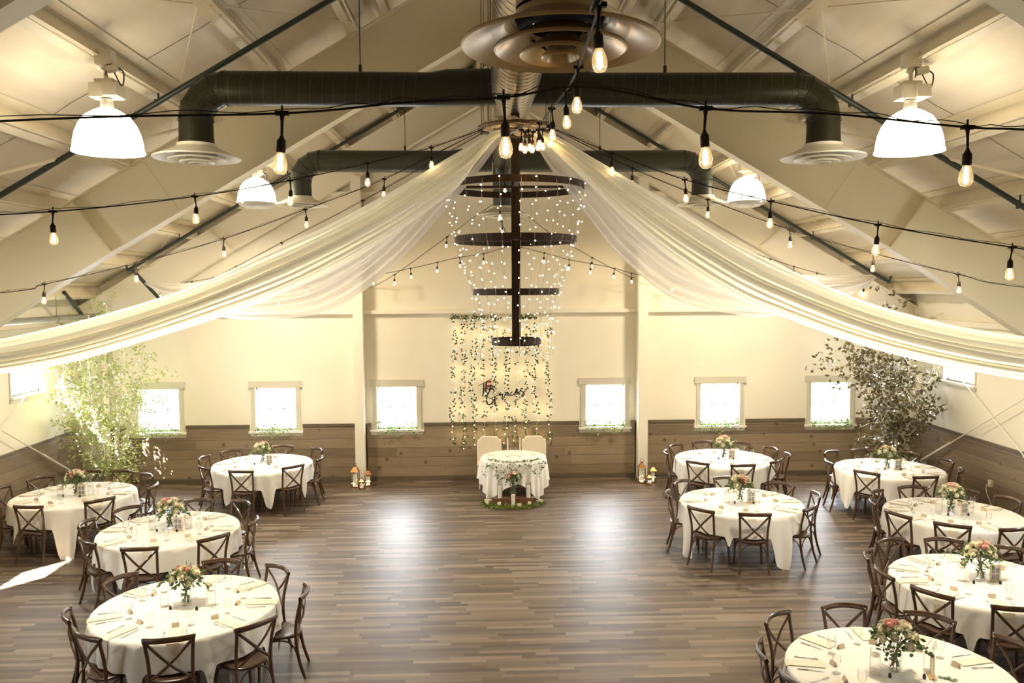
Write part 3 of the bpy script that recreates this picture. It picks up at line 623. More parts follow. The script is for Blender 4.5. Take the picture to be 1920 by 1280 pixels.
# ------------------------------------------------------------------ cross-back chair
def chair_proto():
    t = thing('dining_chair', 'x', 'chair')
    s = MB(); N = 28; V = []
    def rim(a, z, k):                       # rounded trapezoid, front at +y
        x = cos(a); y = sin(a); q = (abs(x)**4+abs(y)**4)**-.25; x *= q; y *= q
        return ((.205+.022*y)*x*k, .205*y*k - (.03 if y < 0 else 0)*y*y*k, z)
    lv = [(.425, .86), (.430, .97), (.440, 1), (.452, 1), (.459, .96), (.457, .80), (.451, .45)]
    for z, k in lv: V += [rim(2*PI*i/N, z, k) for i in range(N)]
    V.append((0, 0, .450)); V.append((0, 0, .425)); F = [(j*N+i, j*N+(i+1) % N, (j+1)*N+(i+1) % N, (j+1)*N+i) for j in range(len(lv)-1) for i in range(N)]
    F += [((len(lv)-1)*N+i, (len(lv)-1)*N+(i+1) % N, len(lv)*N) for i in range(N)]+[((i+1) % N, i, len(lv)*N+1) for i in range(N)]
    s.add(V, F); s.obj('seat', 'seat', t, smooth=True)
    for x in (-1, 1):
        MB().tube([(x*.200, .185, 0), (x*.192, .178, .22), (x*.180, .165, .43)], [.014, .017, .019], 8).obj('leg', 'chair', t, smooth=True)
        MB().tube(smoothpath([(x*.205, -.285, 0), (x*.195, -.225, .20), (x*.190, -.195, .44), (x*.193, -.205, .62), (x*.205, -.240, .78), (x*.212, -.255, .855)], 3), [.014]+[.017]*14+[.015], 8).obj('back_post', 'chair', t, smooth=True)
        MB().tube(smoothpath([(x*.192, -.252, .828), (x*.07, -.268, .70), (-x*.05, -.245+x*.004, .575), (-x*.165, -.205, .475)], 4), .0095, 6, flat=1.6, up=(0, 1, .15)).obj('cross_slat', 'chair', t, smooth=True)
    MB().tube(smoothpath([(-.232, -.252, .862), (-.215, -.256, .864), (-.11, -.298, .872), (0, -.312, .876), (.11, -.298, .872), (.215, -.256, .864), (.232, -.252, .862)], 3), [.018]+[.028]*17+[.018], 10, flat=.66, up=(0, 0, 1)).obj('top_rail', 'chair', t, smooth=True)
    def arch(a, b):
        a, b = Vector(a), Vector(b); m_ = (a+b)/2
        P = [a, a.lerp(m_, .16)+Vector((0, 0, .09)), a.lerp(m_, .5)+Vector((0, 0, .150)), m_+Vector((0, 0, .168)), b.lerp(m_, .5)+Vector((0, 0, .150)), b.lerp(m_, .16)+Vector((0, 0, .09)), b]
        MB().tube(smoothpath(P, 2), .008, 6).obj('arched_brace', 'chair', t, smooth=True)
    arch((-.186, -.212, .25), (.186, -.212, .25)); arch((-.186, .172, .25), (.186, .172, .25))
    arch((-.190, -.205, .25), (-.185, .170, .25)); arch((.190, -.205, .25), (.185, .170, .25))
    b = MB()
    for x in (-1, 1): b.ball((x*.205, -.235, .862), .008, 4); b.ball((x*.19, -.214, .44), .006, 4)
    b.ball((0, -.262, .635), .007, 4); b.obj('brass_screws', 'brass', t)
    protos(t); return t
CH = chair_proto()

# ------------------------------------------------------------------ tabletop things
def pr(name, mb, m, cat, group, smooth=True):
    o = mb.obj(name, m, None, smooth); o['category'] = cat; o['label'] = '-'; o['group'] = group; KIDS[o.name] = []; return o
g = MB(); g.lathe([(.001, 0), (.034, .001), (.036, .004), (.010, .010), (.005, .03), (.006, .058), (.022, .070), (.037, .098), (.039, .125), (.033, .165)], 18)
GOB = pr('water_goblet', g, 'glass', 'glass', 'water goblets')
k = MB(); k.tube([(0, -.11, .004), (0, -.02, .005)], [.006, .007], 6, flat=.8); k.add([(-.004, -.02, .004), (.006, -.02, .004), (.009, .05, .004), (.004, .115, .004), (-.005, .10, .004), (-.005, .0, .0065), (.005, .0, .0065)], [(0, 1, 2, 3, 4), (0, 5, 4), (1, 2, 6)])
KNI = pr('table_knife', k, 'metal', 'knife', 'table knives')
k = MB(); k.tube([(0, -.10, .004), (0, 0, .004), (0, .04, .007)], [.006, .003, .003], 6)
k.box((0, .05, .009), (.022, .02, .002))
for q in (-1, -.33, .33, 1): k.tube([(q*.009, .06, .009), (q*.009, .10, .006)], .0015, 4)
FOR = pr('dinner_fork', k, 'metal', 'fork', 'dinner forks')
k = MB(); k.add([(-.035, -.02, 0), (.035, -.02, 0), (.035, 0, .042), (-.035, 0, .042), (.035, .02, 0), (-.035, .02, 0), (-.034, -.018, .0), (.034, -.018, 0), (.034, 0, .040), (-.034, 0, .040)], [(0, 1, 2, 3), (3, 2, 4, 5), (7, 6, 9, 8)])
CAR = pr('place_card', k, 'card', 'place card', 'place cards', False)
k = MB(); pth = [(-.30, .0), (-.10, .0), (-.004, .0), (.0235, -.012), (.030, -.05), (.032, -.16), (.030, -.27)]; w_ = .058     # local x runs outward over the edge
for zoff in (0, .006):
    k.add([(x+(zoff if z < -.01 else 0), y, z+(zoff if z >= -.015 else 0)) for x, z in pth for y in (-w_, w_)], [(2*i, 2*i+1, 2*i+3, 2*i+2) for i in range(len(pth)-1)])
NAP = pr('folded_napkin', k, 'napkin', 'napkin', 'folded napkins', False)
k = MB(); k.lathe([(.001, .004), (.043, .004), (.045, .010), (.045, .21), (.043, .212)], 20)
t = thing('candle_cylinder', '-', 'candle holder', (0, 0, 0), 0, 'glass candle cylinders'); k.obj('glass_cylinder', 'glass', t, smooth=True)
q = MB(); q.lathe([(.041, .150), (.001, .150)], 16); q.obj('water', 'water', t, smooth=True)
q = MB(); q.lathe([(.001, .15), (.030, .15), (.034, .165), (.034, .175), (.001, .176)], 14); q.obj('floating_candle', 'wax', t, smooth=True); CYL = t; protos(t)
t = thing('photo_frame', '-', 'photo frame', (0, 0, 0), 0, 'gold photo frames')
q = MB()
for a, b in (((-.062, 0, 0), (-.055, .012, .19)), ((.055, 0, 0), (.062, .012, .19)), ((-.062, 0, 0), (.062, .012, .008)), ((-.062, 0, .182), (.062, .012, .19))): q.span(a, b)
q.span((-.07, -.02, -.001), (.07, .04, .006)); q.obj('metal_border', 'gold', t); MB().span((-.056, .004, .007), (.056, .008, .183)).obj('mount', 'photo', t)
q = MB()
for x in (-.025, .025):
    for z in (.055, .125): q.span((x-.02, .002, z-.03), (x+.02, .0035, z+.03))
q.obj('printed_photos', 'pic', t); FRA = t; protos(t)
k = MB(); k.lathe([(.001, 0), (.013, 0), (.014, .02), (.010, .032), (.009, .039), (.001, .041)], 12); SHK = pr('salt_shaker', k, 'black', 'shaker', 'small shakers')

def rose_mesh(m, seed):
    random.seed(seed); k = MB(); k.ball((0, 0, .0), .020, 6, 1.1)
    for ring, (r, n, h, op) in enumerate(((.018, 4, .026, .15), (.025, 5, .024, .35), (.032, 6, .016, .75))):
        for i in range(n):
            a = 2*PI*i/n+ring*.6+U(-.2, .2); V = []
            for u in range(4):
                b = a+(u/3-.5)*2*PI/n*1.35
                for v in range(3):
                    f = v/2; rr = r*(.55+.45*f)+op*.012*f*f; V.append((rr*cos(b), rr*sin(b), -.024+(h+.024)*f - (.004 if u in (0, 3) else 0)*f))
            k.add(V, [(u*3+v, (u+1)*3+v, (u+1)*3+v+1, u*3+v+1) for u in range(3) for v in range(2)])
    return k.mesh('rose', m, True)
ROSE = [rose_mesh('rose', 1), rose_mesh('rose', 2), rose_mesh('blush', 3)]
def bouquet(seed, vh=.20, vr=.052, n=16, spread=.145, pink=.3, label='-'):
    random.seed(seed); t = thing('rose_bouquet', label, 'flowers', (0, 0, 0), 0, 'rose centrepieces in glass vases')
    k = MB(); k.lathe([(.001, .003), (vr*.9, .0), (vr, .01), (vr, vh*.5), (vr*1.05, vh)], 22); k.obj('glass_vase', 'glass', t, smooth=True)
    k = MB()
    for i in range(14):
        a = U(0, 6.28); b = a+U(2.2, 4); k.tube([(vr*.75*cos(a), vr*.75*sin(a), .02), (vr*.5*cos(b), vr*.5*sin(b), vh), (spread*.5*cos(b), spread*.5*sin(b), vh+.09)], .0035, 5)
    for i in range(26): a = U(0, 6.28); k.leaf((U(0, vr*.5)*cos(a), U(0, vr*.5)*sin(a), U(.06, vh)), (cos(a), sin(a), U(-.5, .8)), U(.03, .05), .022)
    k.obj('stems', 'stem', t)
    cz = vh+.075; k = MB()
    for i in range(230):
        a = U(0, 6.28); e = U(-.75, 1.3); r = U(.45, 1.18)*spread; p = Vector((cos(a)*cos(e)*r, sin(a)*cos(e)*r, cz+sin(e)*r*.75)); k.leaf(p, Vector((cos(a), sin(a), U(-.6, .7))), U(.03, .058), U(.024, .042))
    for s_ in range(3):                   # trailing sprigs of round leaves
        a = U(0, 6.28); p = Vector((cos(a)*spread*.8, sin(a)*spread*.8, cz)); d = Vector((cos(a), sin(a), .15))
        for i in range(9): p = p+d*.02; d.z -= .14; d.normalize(); k.leaf(p, d+Vector((U(-.9, .9), U(-.9, .9), U(-.3, .3))), .034, .032)
    k.obj('foliage', 'leaf', t)
    k = MB()
    for s_ in range(11):
        a = U(0, 6.28); e = U(.1, 1.3); d = Vector((cos(a)*cos(e), sin(a)*cos(e), sin(e)*.9)); p = Vector((0, 0, cz))+d*spread*.6; q = p+d*spread*U(.5, .85); k.tube([p, q], .001, 3)
        for i in range(16): f = i/16; k.leaf(p.lerp(q, f), (U(-1, 1), U(-1, 1), U(0, 1)), .017, .009)
    k.obj('fern_filler', 'fern', t)
    for i in range(n):
        gz = PI*(3-5**.5)*i+U(-.3, .3); e = -.10+1.45*((i+.5)/n)**.8+U(-.12, .12); d = Vector((cos(gz)*cos(e), sin(gz)*cos(e), sin(e))); p = Vector((0, 0, cz))+Vector((d.x*spread, d.y*spread, d.z*spread*.8))*U(.80, 1.08)
        kid('rose', ROSE[2] if random.random() < pink else ROSE[random.randint(0, 1)], t, p, d.to_track_quat('Z', 'Y').to_euler(), U(.85, 1.45))
    protos(t); return t
BQ = [bouquet(21, pink=.06), bouquet(22, n=19, spread=.165, pink=.22), bouquet(23, n=15, spread=.145, pink=.12)]
random.seed(5)

# ------------------------------------------------------------------ round tables
TD = [ # x, y, name, [(angle, rail distance)], cloth corner angle
 (-3.16, 8.42, 'lowest table of the left side', [(150, 1.06), (89, 1.04), (45, 1.08), (3, 1.2), (-38, 1.2), (-78, 1.08), (-121, 1.10), (-157, 1.08)], 12),
 (-4.40, 11.19, 'second table up the left side', [(88, 1.1), (54, 1.2), (-2, 1.16), (-41, 1.14), (-86, 1.16), (-132, 1.10), (180, 1.13), (141, 1.12)], 30),
 (-6.69, 13.19, 'table against the left wall', [(-98, 1.09), (-45, 1.07), (6, 1.22), (47, 1.18), (79, 1.22), (108, 1.26), (141, 1.22), (176, 1.18), (-143, 1.10)], 20),
 (-4.26, 15.42, 'left table below the rear windows', [(-93, 1.14), (-46, 1.10), (-5, 1.10), (41, 1.16), (84, 1.11), (140, 1.08), (176, 1.14), (-138, 1.14)], 40),
 (4.62, 15.33, 'right table below the rear windows', [(96, 1.09), (57, 1.1), (20, 1.12), (-14, 1.17), (-47, 1.08), (-89, 1.11), (-132, 1.12), (134, 1.09), (174, 1.09)], 5),
 (3.94, 12.16, 'right table beside the dance floor', [(-137, 1.13), (-98, 1.07), (-44, 1.08), (-2, 1.14), (36, 1.08), (85, 1.07), (129, 1.12), (172, 1.09)], 25),
 (7.33, 14.25, 'corner table under the right tree', [(123, 1.17), (88, 1.13), (46, 1.12), (7, 1.13), (-35, 1.12), (-87, 1.11), (-136, 1.05), (170, 1.05)], 42),
 (6.80, 11.35, 'table below the right wall outlet', [(131, 1.09), (92, 1.09), (52, 1.08), (17, 1.08), (-82, 1.13), (-120, 1.06), (-161, 1.06), (162, 1.06)], 15),
 (5.55, 8.71, 'second table up the right side', [(113, 1.2), (80, 1.10), (39, 1.08), (147, 1.14), (179, 1.09), (-146, 1.07), (-106, 1.08), (-62, 1.1)], 33),
 (3.54, 6.63, 'lowest table of the right side', [(88, 1.13), (48, 1.13), (11, 1.18), (127, 1.17), (167, 1.12), (-161, 1.08)], 8),
]
def sect(a):
    n = ['right', 'right rear', 'rear right', 'rear', 'rear', 'rear left', 'left rear', 'left', 'left', 'left front', 'front left', 'front', 'front', 'front right', 'right front', 'right']
    a = a % 360
    for lim, nm in ((15, 'right side'), (35, 'right rear edge'), (65, 'rear right quarter'), (100, 'rear edge'), (116, 'rear edge left part'), (136, 'rear left quarter'), (160, 'left rear edge'), (185, 'left side'), (205, 'left lower edge'), (232, 'front left quarter'), (250, 'front edge left part'), (285, 'front edge'), (305, 'front edge right part'), (335, 'front right quarter'), (350, 'right lower edge'), (361, 'right side')):
        if a < lim: return nm
def tablecloth(r, seats, corner, n=240, base=.285, add=.21, cor=.27, seed=0, nm='tablecloth', label='', loc=(0, 0, 0), z=.762, group=None):
    V = [(0, 0, z)]; rows = [(.5, 0), (.93, 0), (.985, -.0005), (1.0, -.004)]
    for rr, dz in rows: V += [(r*rr*cos(2*PI*i/n), r*rr*sin(2*PI*i/n), z+dz) for i in range(n)]
    S = 12
    for s in range(1, S+1):
        v = s/S
        for i in range(n):
            a = 2*PI*i/n; d = min([abs((a-R(q)+PI) % (2*PI)-PI) for q in seats] or [9]); mk = max(0, min(1, (d-R(15.5))/R(6))); mk = mk*mk*(3-2*mk)
            c = abs(cos(2*(a-R(corner)) ))**3
            L = base+mk*(add+cor*c+.02*sin(7*a+seed))
            fold = .5+.5*sin(a*22+2.1*sin(a*3+seed)+seed); f2 = sin(a*9+seed*2)
            rr = r+.006+v**.8*(.010+(.066*fold+.022*f2)*(.55+.45*mk)*min(1, L/.40))
            V.append((rr*cos(a), rr*sin(a), z-.004-L*v))
    F = [(0, 1+i, 1+(i+1) % n) for i in range(n)]
    F += [(1+j*n+i, 1+(j+1)*n+i, 1+(j+1)*n+(i+1) % n, 1+j*n+(i+1) % n) for j in range(len(rows)+S-1) for i in range(n)]
    mb = MB(); mb.add(V, F); o = mb.obj(nm, 'cloth', None, loc=loc); o.data.polygons.foreach_set('use_smooth', [True]*len(o.data.polygons))
    return tag(o, label, 'tablecloth', group or 'ivory cloths on the round tables')
leafobj = None
for ti, (tx, ty, nm, seats, cr) in enumerate(TD):
    t = thing('round_table', 'round folding table under the ivory cloth, %s' % nm, 'table', (tx, ty, 0), R(cr), 'round folding tables')
    k = MB(); k.lathe([(.001, .735), (.905, .735), (.914, .742), (.914, .752), (.905, .757), (.001, .757)], 48); k.obj('tabletop', 'riser', t, smooth=True)
    for a in (0, 1, 2, 3):
        x = .45 if a % 2 else -.45; y = .35 if a > 1 else -.35; MB().tube([(x, y*.9, .73), (x, y, .05), (x, y*1.1, .0)], .014, 8).obj('leg', 'greypipe', t, smooth=True)
    tablecloth(.925, [s[0] for s in seats], cr, seed=ti*1.7, label='ivory cloth draped in folds over the %s' % nm, loc=(tx, ty, 0))
    Z = .7635
    names = set()
    for a, rd in seats:
        s = sect(a)
        if s in names: print('DUPSEAT', nm, a, s)
        names.add(s)
        ar = R(a); ca, sa = cos(ar), sin(ar); u = Vector((ca, sa, 0)); v = Vector((-sa, ca, 0)); c = Vector((tx, ty, 0)); jit = R(U(-4, 4))
        rail = c+u*rd
        dup(CH, rail-u*.255, ar+PI/2+jit, 'brown cross-back chair, %s of the %s' % (s, nm), 'brown cross-back chairs')
        T_ = ', %s of the %s' % (s, nm)
        z = Vector((0, 0, Z)); j = lambda: U(-.012, .012)
        dup(NAP, c+u*.905+v*j()+z, ar, 'draped cream napkin'+T_, 'folded napkins')
        dup(KNI, c+u*.74+v*(.115+j())+z, ar+PI/2+U(-.15, .15), 'polished table knife'+T_, 'table knives')
        dup(FOR, c+u*.74-v*(.115+j())+z, ar+PI/2+U(-.15, .15), 'polished dinner fork'+T_, 'dinner forks')
        dup(GOB, c+u*(.54+j())+v*(.13+j())+z, 0, 'clear stemmed goblet'+T_, 'water goblets')
        dup(CAR, c+u*(.54+j())-v*(.03+j())+z, ar+PI/2+U(-.5, .5), 'folded kraft card'+T_, 'place cards')
    c = Vector((tx, ty, Z))
    dup(BQ[ti % 3] if ti not in (8, 9, 7) else BQ[1], c+Vector((U(-.03, .03), .03, 0)), U(0, 6), 'rose and eucalyptus bouquet in a glass vase, %s' % nm)
    dup(CYL, c+Vector((-.22, -.02, 0)), 0, 'water-filled candle cylinder left of the vase, %s' % nm)
    dup(CYL, c+Vector((.26, .0, 0)), 0, 'water-filled candle cylinder right of the vase, %s' % nm)
    dup(SHK, c+Vector((-.13, -.10, 0)), 0, 'small dark shaker left of the vase on the %s' % nm)
    dup(SHK, c+Vector((.15, -.13, 0)), 0, 'small dark shaker right of the vase on the %s' % nm)
    if ti != 0: dup(FRA, c+Vector((.14, -.06, .001)) if ti != 9 else c+Vector((.24, -.10, .001)), R(U(-6, 16)) if ti != 9 else R(72), 'gold-bordered frame of small photos on the %s' % nm)
k = MB(); p = Vector((3.54+.30, 6.63-.12, .768)); d = Vector((.3, .1, 0))
for i in range(7): k.leaf(p+Vector((.014*i, -.012*i+U(-.02, .02), .0)), (U(-1, 1), U(-1, 1), .05), .042, .036, (0, 0, 1))
tag(k.obj('eucalyptus_sprig', 'leaf'), 'loose round eucalyptus leaves lying on the lowest table of the right side', 'leaf sprig')
def drop(o):
    for ch in list(KIDS.get(o.name, ())): drop(ch)
    bpy.data.objects.remove(o)
for o in [CH, GOB, KNI, FOR, CAR, NAP, SHK, CYL, FRA]+BQ: drop(o)

# ------------------------------------------------------------------ sweetheart table by the rear wall
SX, SY = .555, 15.78
t = thing('round_table', 'small round table for two under the long ivory cloth by the rear wall', 'table', (SX, SY, 0))
k = MB(); k.lathe([(.001, .735), (.62, .735), (.62, .757), (.001, .757)], 40); k.obj('tabletop', 'riser', t, smooth=True)
for x, y in ((-.3, -.3), (.3, -.3), (.3, .3), (-.3, .3)): MB().tube([(x, y, .74), (x, y, 0)], .014, 8).obj('leg', 'black', t, smooth=True)
tablecloth(.635, [], 45, base=.38, add=.04, cor=.30, seed=2.2, label='long ivory cloth on the small table for two by the rear wall', loc=(SX, SY, 0), group='long cloth')
def host_chair(x, lab):
    t = thing('upholstered_chair', lab, 'chair', (x, 16.50, 0), PI, 'upholstered chairs of the couple')
    pts = [(-.235, .40), (-.245, .80), (-.235, .90), (-.19, .905), (-.175, .945), (-.12, .965), (.12, .965), (.175, .945), (.19, .905), (.235, .90), (.245, .80), (.235, .40)]
    k = MB(); n = len(pts); k.add([(a, -.26-(z-.4)*.16, z) for a, z in pts]+[(a, -.19-(z-.4)*.16, z) for a, z in pts], [tuple(range(n)), tuple(range(2*n-1, n-1, -1))]+[(i, (i+1) % n, (i+1) % n+n, i+n) for i in range(n)])
    k.obj('backrest', 'linen', t)
    k = MB(); k.tube([(a, -.235-(z-.4)*.16, z) for a, z in pts], .014, 6); k.obj('piping', 'whitewood', t, smooth=True)
    MB().box((0, .03, .44), (.50, .50, .11)).obj('seat', 'linen', t)
    for a in (-.2, .2):
        for y in (-.19, .25): MB().tube([(a, y, .40), (a, y-.01, 0)], [.022, .014], 8).obj('leg', 'whitewood', t, smooth=True)
host_chair(.08, 'oatmeal upholstered chair with notched corners, left behind the small table')
host_chair(1.02, 'oatmeal upholstered chair with notched corners, right behind the small table')
for x, s in ((.44, 'left'), (.68, 'right')):
    t = thing('candlestick', 'white taper in a clear glass candlestick, %s one on the small table' % s, 'candle', (x, SY-.05, .7635), 0, 'glass candlesticks on the small table')
    MB().lathe([(.001, 0), (.04, 0), (.04, .012), (.012, .03), (.018, .06), (.010, .09), (.02, .13), (.014, .15), (.001, .15)], 14).obj('glass_holder', 'glass', t, smooth=True)
    MB().tube([(0, 0, .14), (0, 0, .39)], [.011, .007], 8).obj('taper', 'wax', t, smooth=True)
for x, s in ((.52, 'left'), (.60, 'right')):
    k = MB(); k.lathe([(.001, 0), (.034, .001), (.006, .010), (.005, .07), (.026, .09), (.034, .13), (.030, .19), (.028, .19), (.032, .13), (.001, .09)], 16)
    tag(k.obj('wine_glass', 'glass', None, True, (x, SY+.08, .7635)), 'clear stemmed glass between the tapers, %s one on the small table' % s, 'glass', 'glasses on the small table')
for x, s in ((.10, 'left'), (.98, 'right')):
    k = MB(); k.box((0, 0, .006), (.12, .2, .01)); tag(k.obj('folded_napkin', 'napkin', None, False, (x, SY+.2, .764)), 'cream napkin lying flat on the %s of the small table' % s, 'napkin', 'napkins on the small table')
random.seed(31)
k = MB(); k.tube(smoothpath([(SX+.60*cos(R(a)), SY+.60*sin(R(a)), .772) for a in range(-150, -20, 15)], 3), .003, 4)   # greenery runner over the front edge
for i in range(230):
    a = R(U(-150, -30)); rr = .64+U(0, .035); dz = 0
    if random.random() < .42: rr = U(.45, .63); z = .768+U(0, .02)
    else:
        hang = .06+.22*abs(sin(a*5.3)); z = .76-U(0, 1)**1.2*hang; rr += .03
    k.leaf((SX+rr*cos(a), SY+rr*sin(a), z), (cos(a)+U(-1, 1), sin(a)+U(-.6, .4), U(-.6, .4)), U(.035, .055), U(.028, .042))
tag(k.obj('eucalyptus_runner', 'leaf'), 'eucalyptus runner trailing over the front edge of the small table', 'greenery')
k = MB(); k.box((.52, 14.97, .075), (.78, .16, .15)); o = tag(k.obj('wooden_riser', 'riser'), 'reclaimed wooden riser block on the floor before the small table', 'wooden block')
def pillar(x, y, z, h, s):
    t = thing('pillar_candle', 'ivory pillar candle in a clear glass sleeve, %s' % s, 'candle', (x, y, z), 0, 'pillar candles before the small table')
    MB().lathe([(.001, 0), (.037, 0), (.037, h), (.030, h+.003), (.001, h-.005)], 18).obj('wax_pillar', 'wax', t, smooth=True)
    MB().lathe([(.001, .001), (.052, .001), (.052, h+.07), (.050, h+.07), (.050, .004)], 20).obj('glass_sleeve', 'glass', t, smooth=True)
pillar(.265, 14.96, .151, .215, 'left end of the wooden riser'); pillar(.80, 14.96, .151, .215, 'right end of the wooden riser'); pillar(.51, 14.82, .0, .24, 'on the floor before the riser')
b = bouquet(40, vh=.30, vr=.055, n=11, spread=.125, pink=.45, label='peach and cream rose bouquet in a tall glass vase on the wooden riser')
b.location = (.515, 14.97, .151); b.rotation_euler = (0, 0, .8); b['group'] = 'riser bouquet'
random.seed(8); k = MB()
for i in range(900):
    u_ = U(-1, 1); x = .51+u_*.60; y = 14.83-.10*cos(u_*2.2)+U(-.10, .10)+(.12 if abs(u_) > .8 else 0); z = abs(random.gauss(0, .035))
    k.leaf((x, y, min(.11, z)), (U(-1, 1), U(-1, 1), U(0, 1)), U(.02, .04), U(.015, .03))
tag(k.obj('moss_garland', 'moss'), 'green moss garland lying on the floor before the wooden riser', 'garland')
for i, (x, y) in enumerate(((0., 14.92), (.28, 14.78), (.60, 14.70), (.83, 14.80), (1.02, 14.94), (.04, 15.0))):
    t = thing('garland_rose', 'cream rose head tucked in the moss garland, %s' % ('left tip', 'left of middle', 'middle front', 'right of middle', 'right tip', 'left rear')[i], 'rose', (x, y, .07), 0, 'rose heads in the moss garland')
    for q in range(3): kid('rose', ROSE[q % 2], t, (U(-.035, .035), U(-.03, .03), U(0, .02)), (U(-.5, .5), U(-.5, .5), 0), U(.8, 1.1))

# ------------------------------------------------------------------ lanterns at the end-wall posts
def lantern(x, y, wd, h, lab, cand=True):
    t = thing('candle_lantern', lab, 'lantern', (x, y, 0), R(U(-8, 8)), 'copper lanterns beside the end-wall posts')
    q = wd/2; bz = h*.66; MB().box((0, 0, .012), (wd, wd, .024)).obj('base', 'lantern', t)
    for a in (-1, 1):
        for b_ in (-1, 1): MB().box((a*(q-.008), b_*(q-.008), bz/2), (.012, .012, bz)).obj('corner_post', 'lantern', t)
    k = MB(); k.add([(s1*q*1.12, s2*q*1.12, bz) for s1, s2 in ((-1, -1), (1, -1), (1, 1), (-1, 1))]+[(s1*q*.3, s2*q*.3, bz+h*.2) for s1, s2 in ((-1, -1), (1, -1), (1, 1), (-1, 1))], [(3, 2, 1, 0), (0, 1, 5, 4), (1, 2, 6, 5), (2, 3, 7, 6), (3, 0, 4, 7), (4, 5, 6, 7)])
    k.box((0, 0, bz+h*.22), (q*.5, q*.5, h*.05)); k.obj('roof', 'lantern', t)
    k = MB(); rr = h*.07; k.tube([(rr*cos(2*PI*i/16), 0, bz+h*.29+rr*sin(2*PI*i/16)) for i in range(17)], .004, 5); k.obj('ring_handle', 'lantern', t, smooth=True)
    k = MB()
    for s1, s2 in ((0, -1), (1, 0), (0, 1), (-1, 0)): k.box((s1*(q-.012), s2*(q-.012), bz/2), (.002 if s1 else wd-.03, .002 if s2 else wd-.03, bz-.03))
    k.obj('glass_panes', 'pane', t)
    if cand: MB().lathe([(.001, .025), (q*.62, .025), (q*.62, bz*.82), (.001, bz*.83)], 16).obj('pillar_candle', 'wax', t, smooth=True)
    n = 8 if cand else 12
    for i in range(n): kid('fairy_bulb', FB2, t, (U(-q*.8, q*.8), -U(q*.7, q*.9) if cand else U(-q*.7, q*.7), U(.03, bz*(.5 if cand else .8))), None, .5)
lantern(-2.69, 16.55, .155, .50, 'tallest copper lantern at the left end-wall post'); lantern(-2.44, 16.62, .135, .38, 'middle copper lantern at the left end-wall post'); lantern(-2.53, 16.40, .10, .24, 'tiny light-filled lantern at the left end-wall post', False)
lantern(3.26, 16.55, .155, .50, 'tallest copper lantern at the right end-wall post'); lantern(3.50, 16.60, .135, .38, 'middle copper lantern at the right end-wall post'); lantern(3.38, 16.38, .10, .24, 'tiny light-filled lantern at the right end-wall post', False)

# ------------------------------------------------------------------ indoor trees
def tree(name, base, label, ends, m, ln, n_leaf, seed, trunk_r, fm, hang=0, lightn=0, FBm=None, lab2='', thin=1.0, fat=1.0):
    random.seed(seed); B = Vector(base); t = thing(name, label, 'tree', base)
    tr = MB(); tips = []
    for e, r0, bend in ends:
        e = Vector(e)-B; st = Vector((U(-.05, .05), U(-.05, .05), .12)); mid = st.lerp(e, .5)+Vector(bend)
        P = smoothpath([st*0, st, mid, e], 8); tr.tube(P, [r0*fat*(1-.8*i/(len(P)-1)) for i in range(len(P))], 7)
        for i in range(9, len(P)):
            for _ in range(2):
                d = Vector((U(-1, 1), U(-.7, .5), U(-.2, .9))).normalized()*U(.25, .62)*thin; q = P[i]+d+Vector((0, 0, -hang*U(0, .2)))
                p = B+q
                if p.y > YB-.12: q.y = YB-.12-B.y
                if p.x < XL+.12: q.x = XL+.12-B.x
                if p.x > XR-.12: q.x = XR-.12-B.x
                q.z = min(q.z, zr(B.x+q.x)-.22)
                tr.tube([P[i], P[i].lerp(q, .5)+Vector((0, 0, .05)), q], [.007, .005, .002], 4); tips.append((P[i], q))
    tr.obj('trunk', 'bark', t, smooth=True)
    f = MB()
    for i in range(n_leaf):
        a, b_ = random.choice(tips); u_ = U(.2, 1.1); p = a.lerp(b_, u_)+Vector((U(-1, 1), U(-1, 1), U(-1, .8)))*.09
        if (B+p).y > YB-.06: p.y = YB-.06-B.y
        p.x = max(XL+.07-B.x, min(XR-.07-B.x, p.x)); p.z = min(p.z, zr(B.x+p.x)-.12)
        f.leaf(p, (U(-1, 1), U(-1, 1), U(-1.2, .3)), ln*U(.7, 1.2), ln*U(.45, .62))
    o = f.obj('foliage', fm, t)
    t2 = thing('fairy_light_string', lab2, 'fairy lights', base, 0, 'light strings wound in the indoor trees'); w2 = MB(); pts = []
    for i in range(lightn):
        a, b_ = random.choice(tips); pts.append(a.lerp(b_, U(0, .7))+Vector((U(-.03, .03), -.05, U(-.05, .03))))
    pts.sort(key=lambda q: (round(math.atan2(q.z-.5, q.x)*3), q.z))
    for a, b_ in zip(pts, pts[1:]):
        if (a-b_).length < .4: w2.tube([a, b_], .002, 3)
    w2.obj('wire', 'wire', t2)
    for p in pts: kid('fairy_bulb', FBm, t2, p, None, .95)
    return t
E0 = [((-8.0, 15.9, 3.3), .030, (.1, -.1, 0)), ((-7.75, 16.1, 3.6), .032, (-.15, -.05, 0)), ((-7.35, 16.0, 3.8), .030, (.1, 0, 0)), ((-7.0, 16.1, 3.5), .026, (.05, -.1, 0)), ((-8.2, 15.6, 2.6), .024, (-.1, 0, .1)), ((-6.75, 16.2, 3.0), .022, (.1, -.1, 0)), ((-7.6, 15.7, 2.8), .03, (-.05, -.1, 0)), ((-6.8, 16.4, 2.5), .018, (.1, 0, .1)), ((-8.0, 15.8, 1.9), .012, (-.2, 0, .1))]
tree('birch_tree', (-7.52, 16.3, .0), 'pale sunlit indoor birch with many thin stems in the rear left corner', E0, 'bark', .066, 4700, 3, .03, 'birch', 0, 95, FBW2, 'white fairy lights wound through the pale birch in the rear left corner', fat=1.5)
k = MB(); k.lathe([(.001, 0), (.20, 0), (.25, .10), (.24, .22), (.16, .30), (.19, .36), (.14, .33), (.001, .28)], 18)
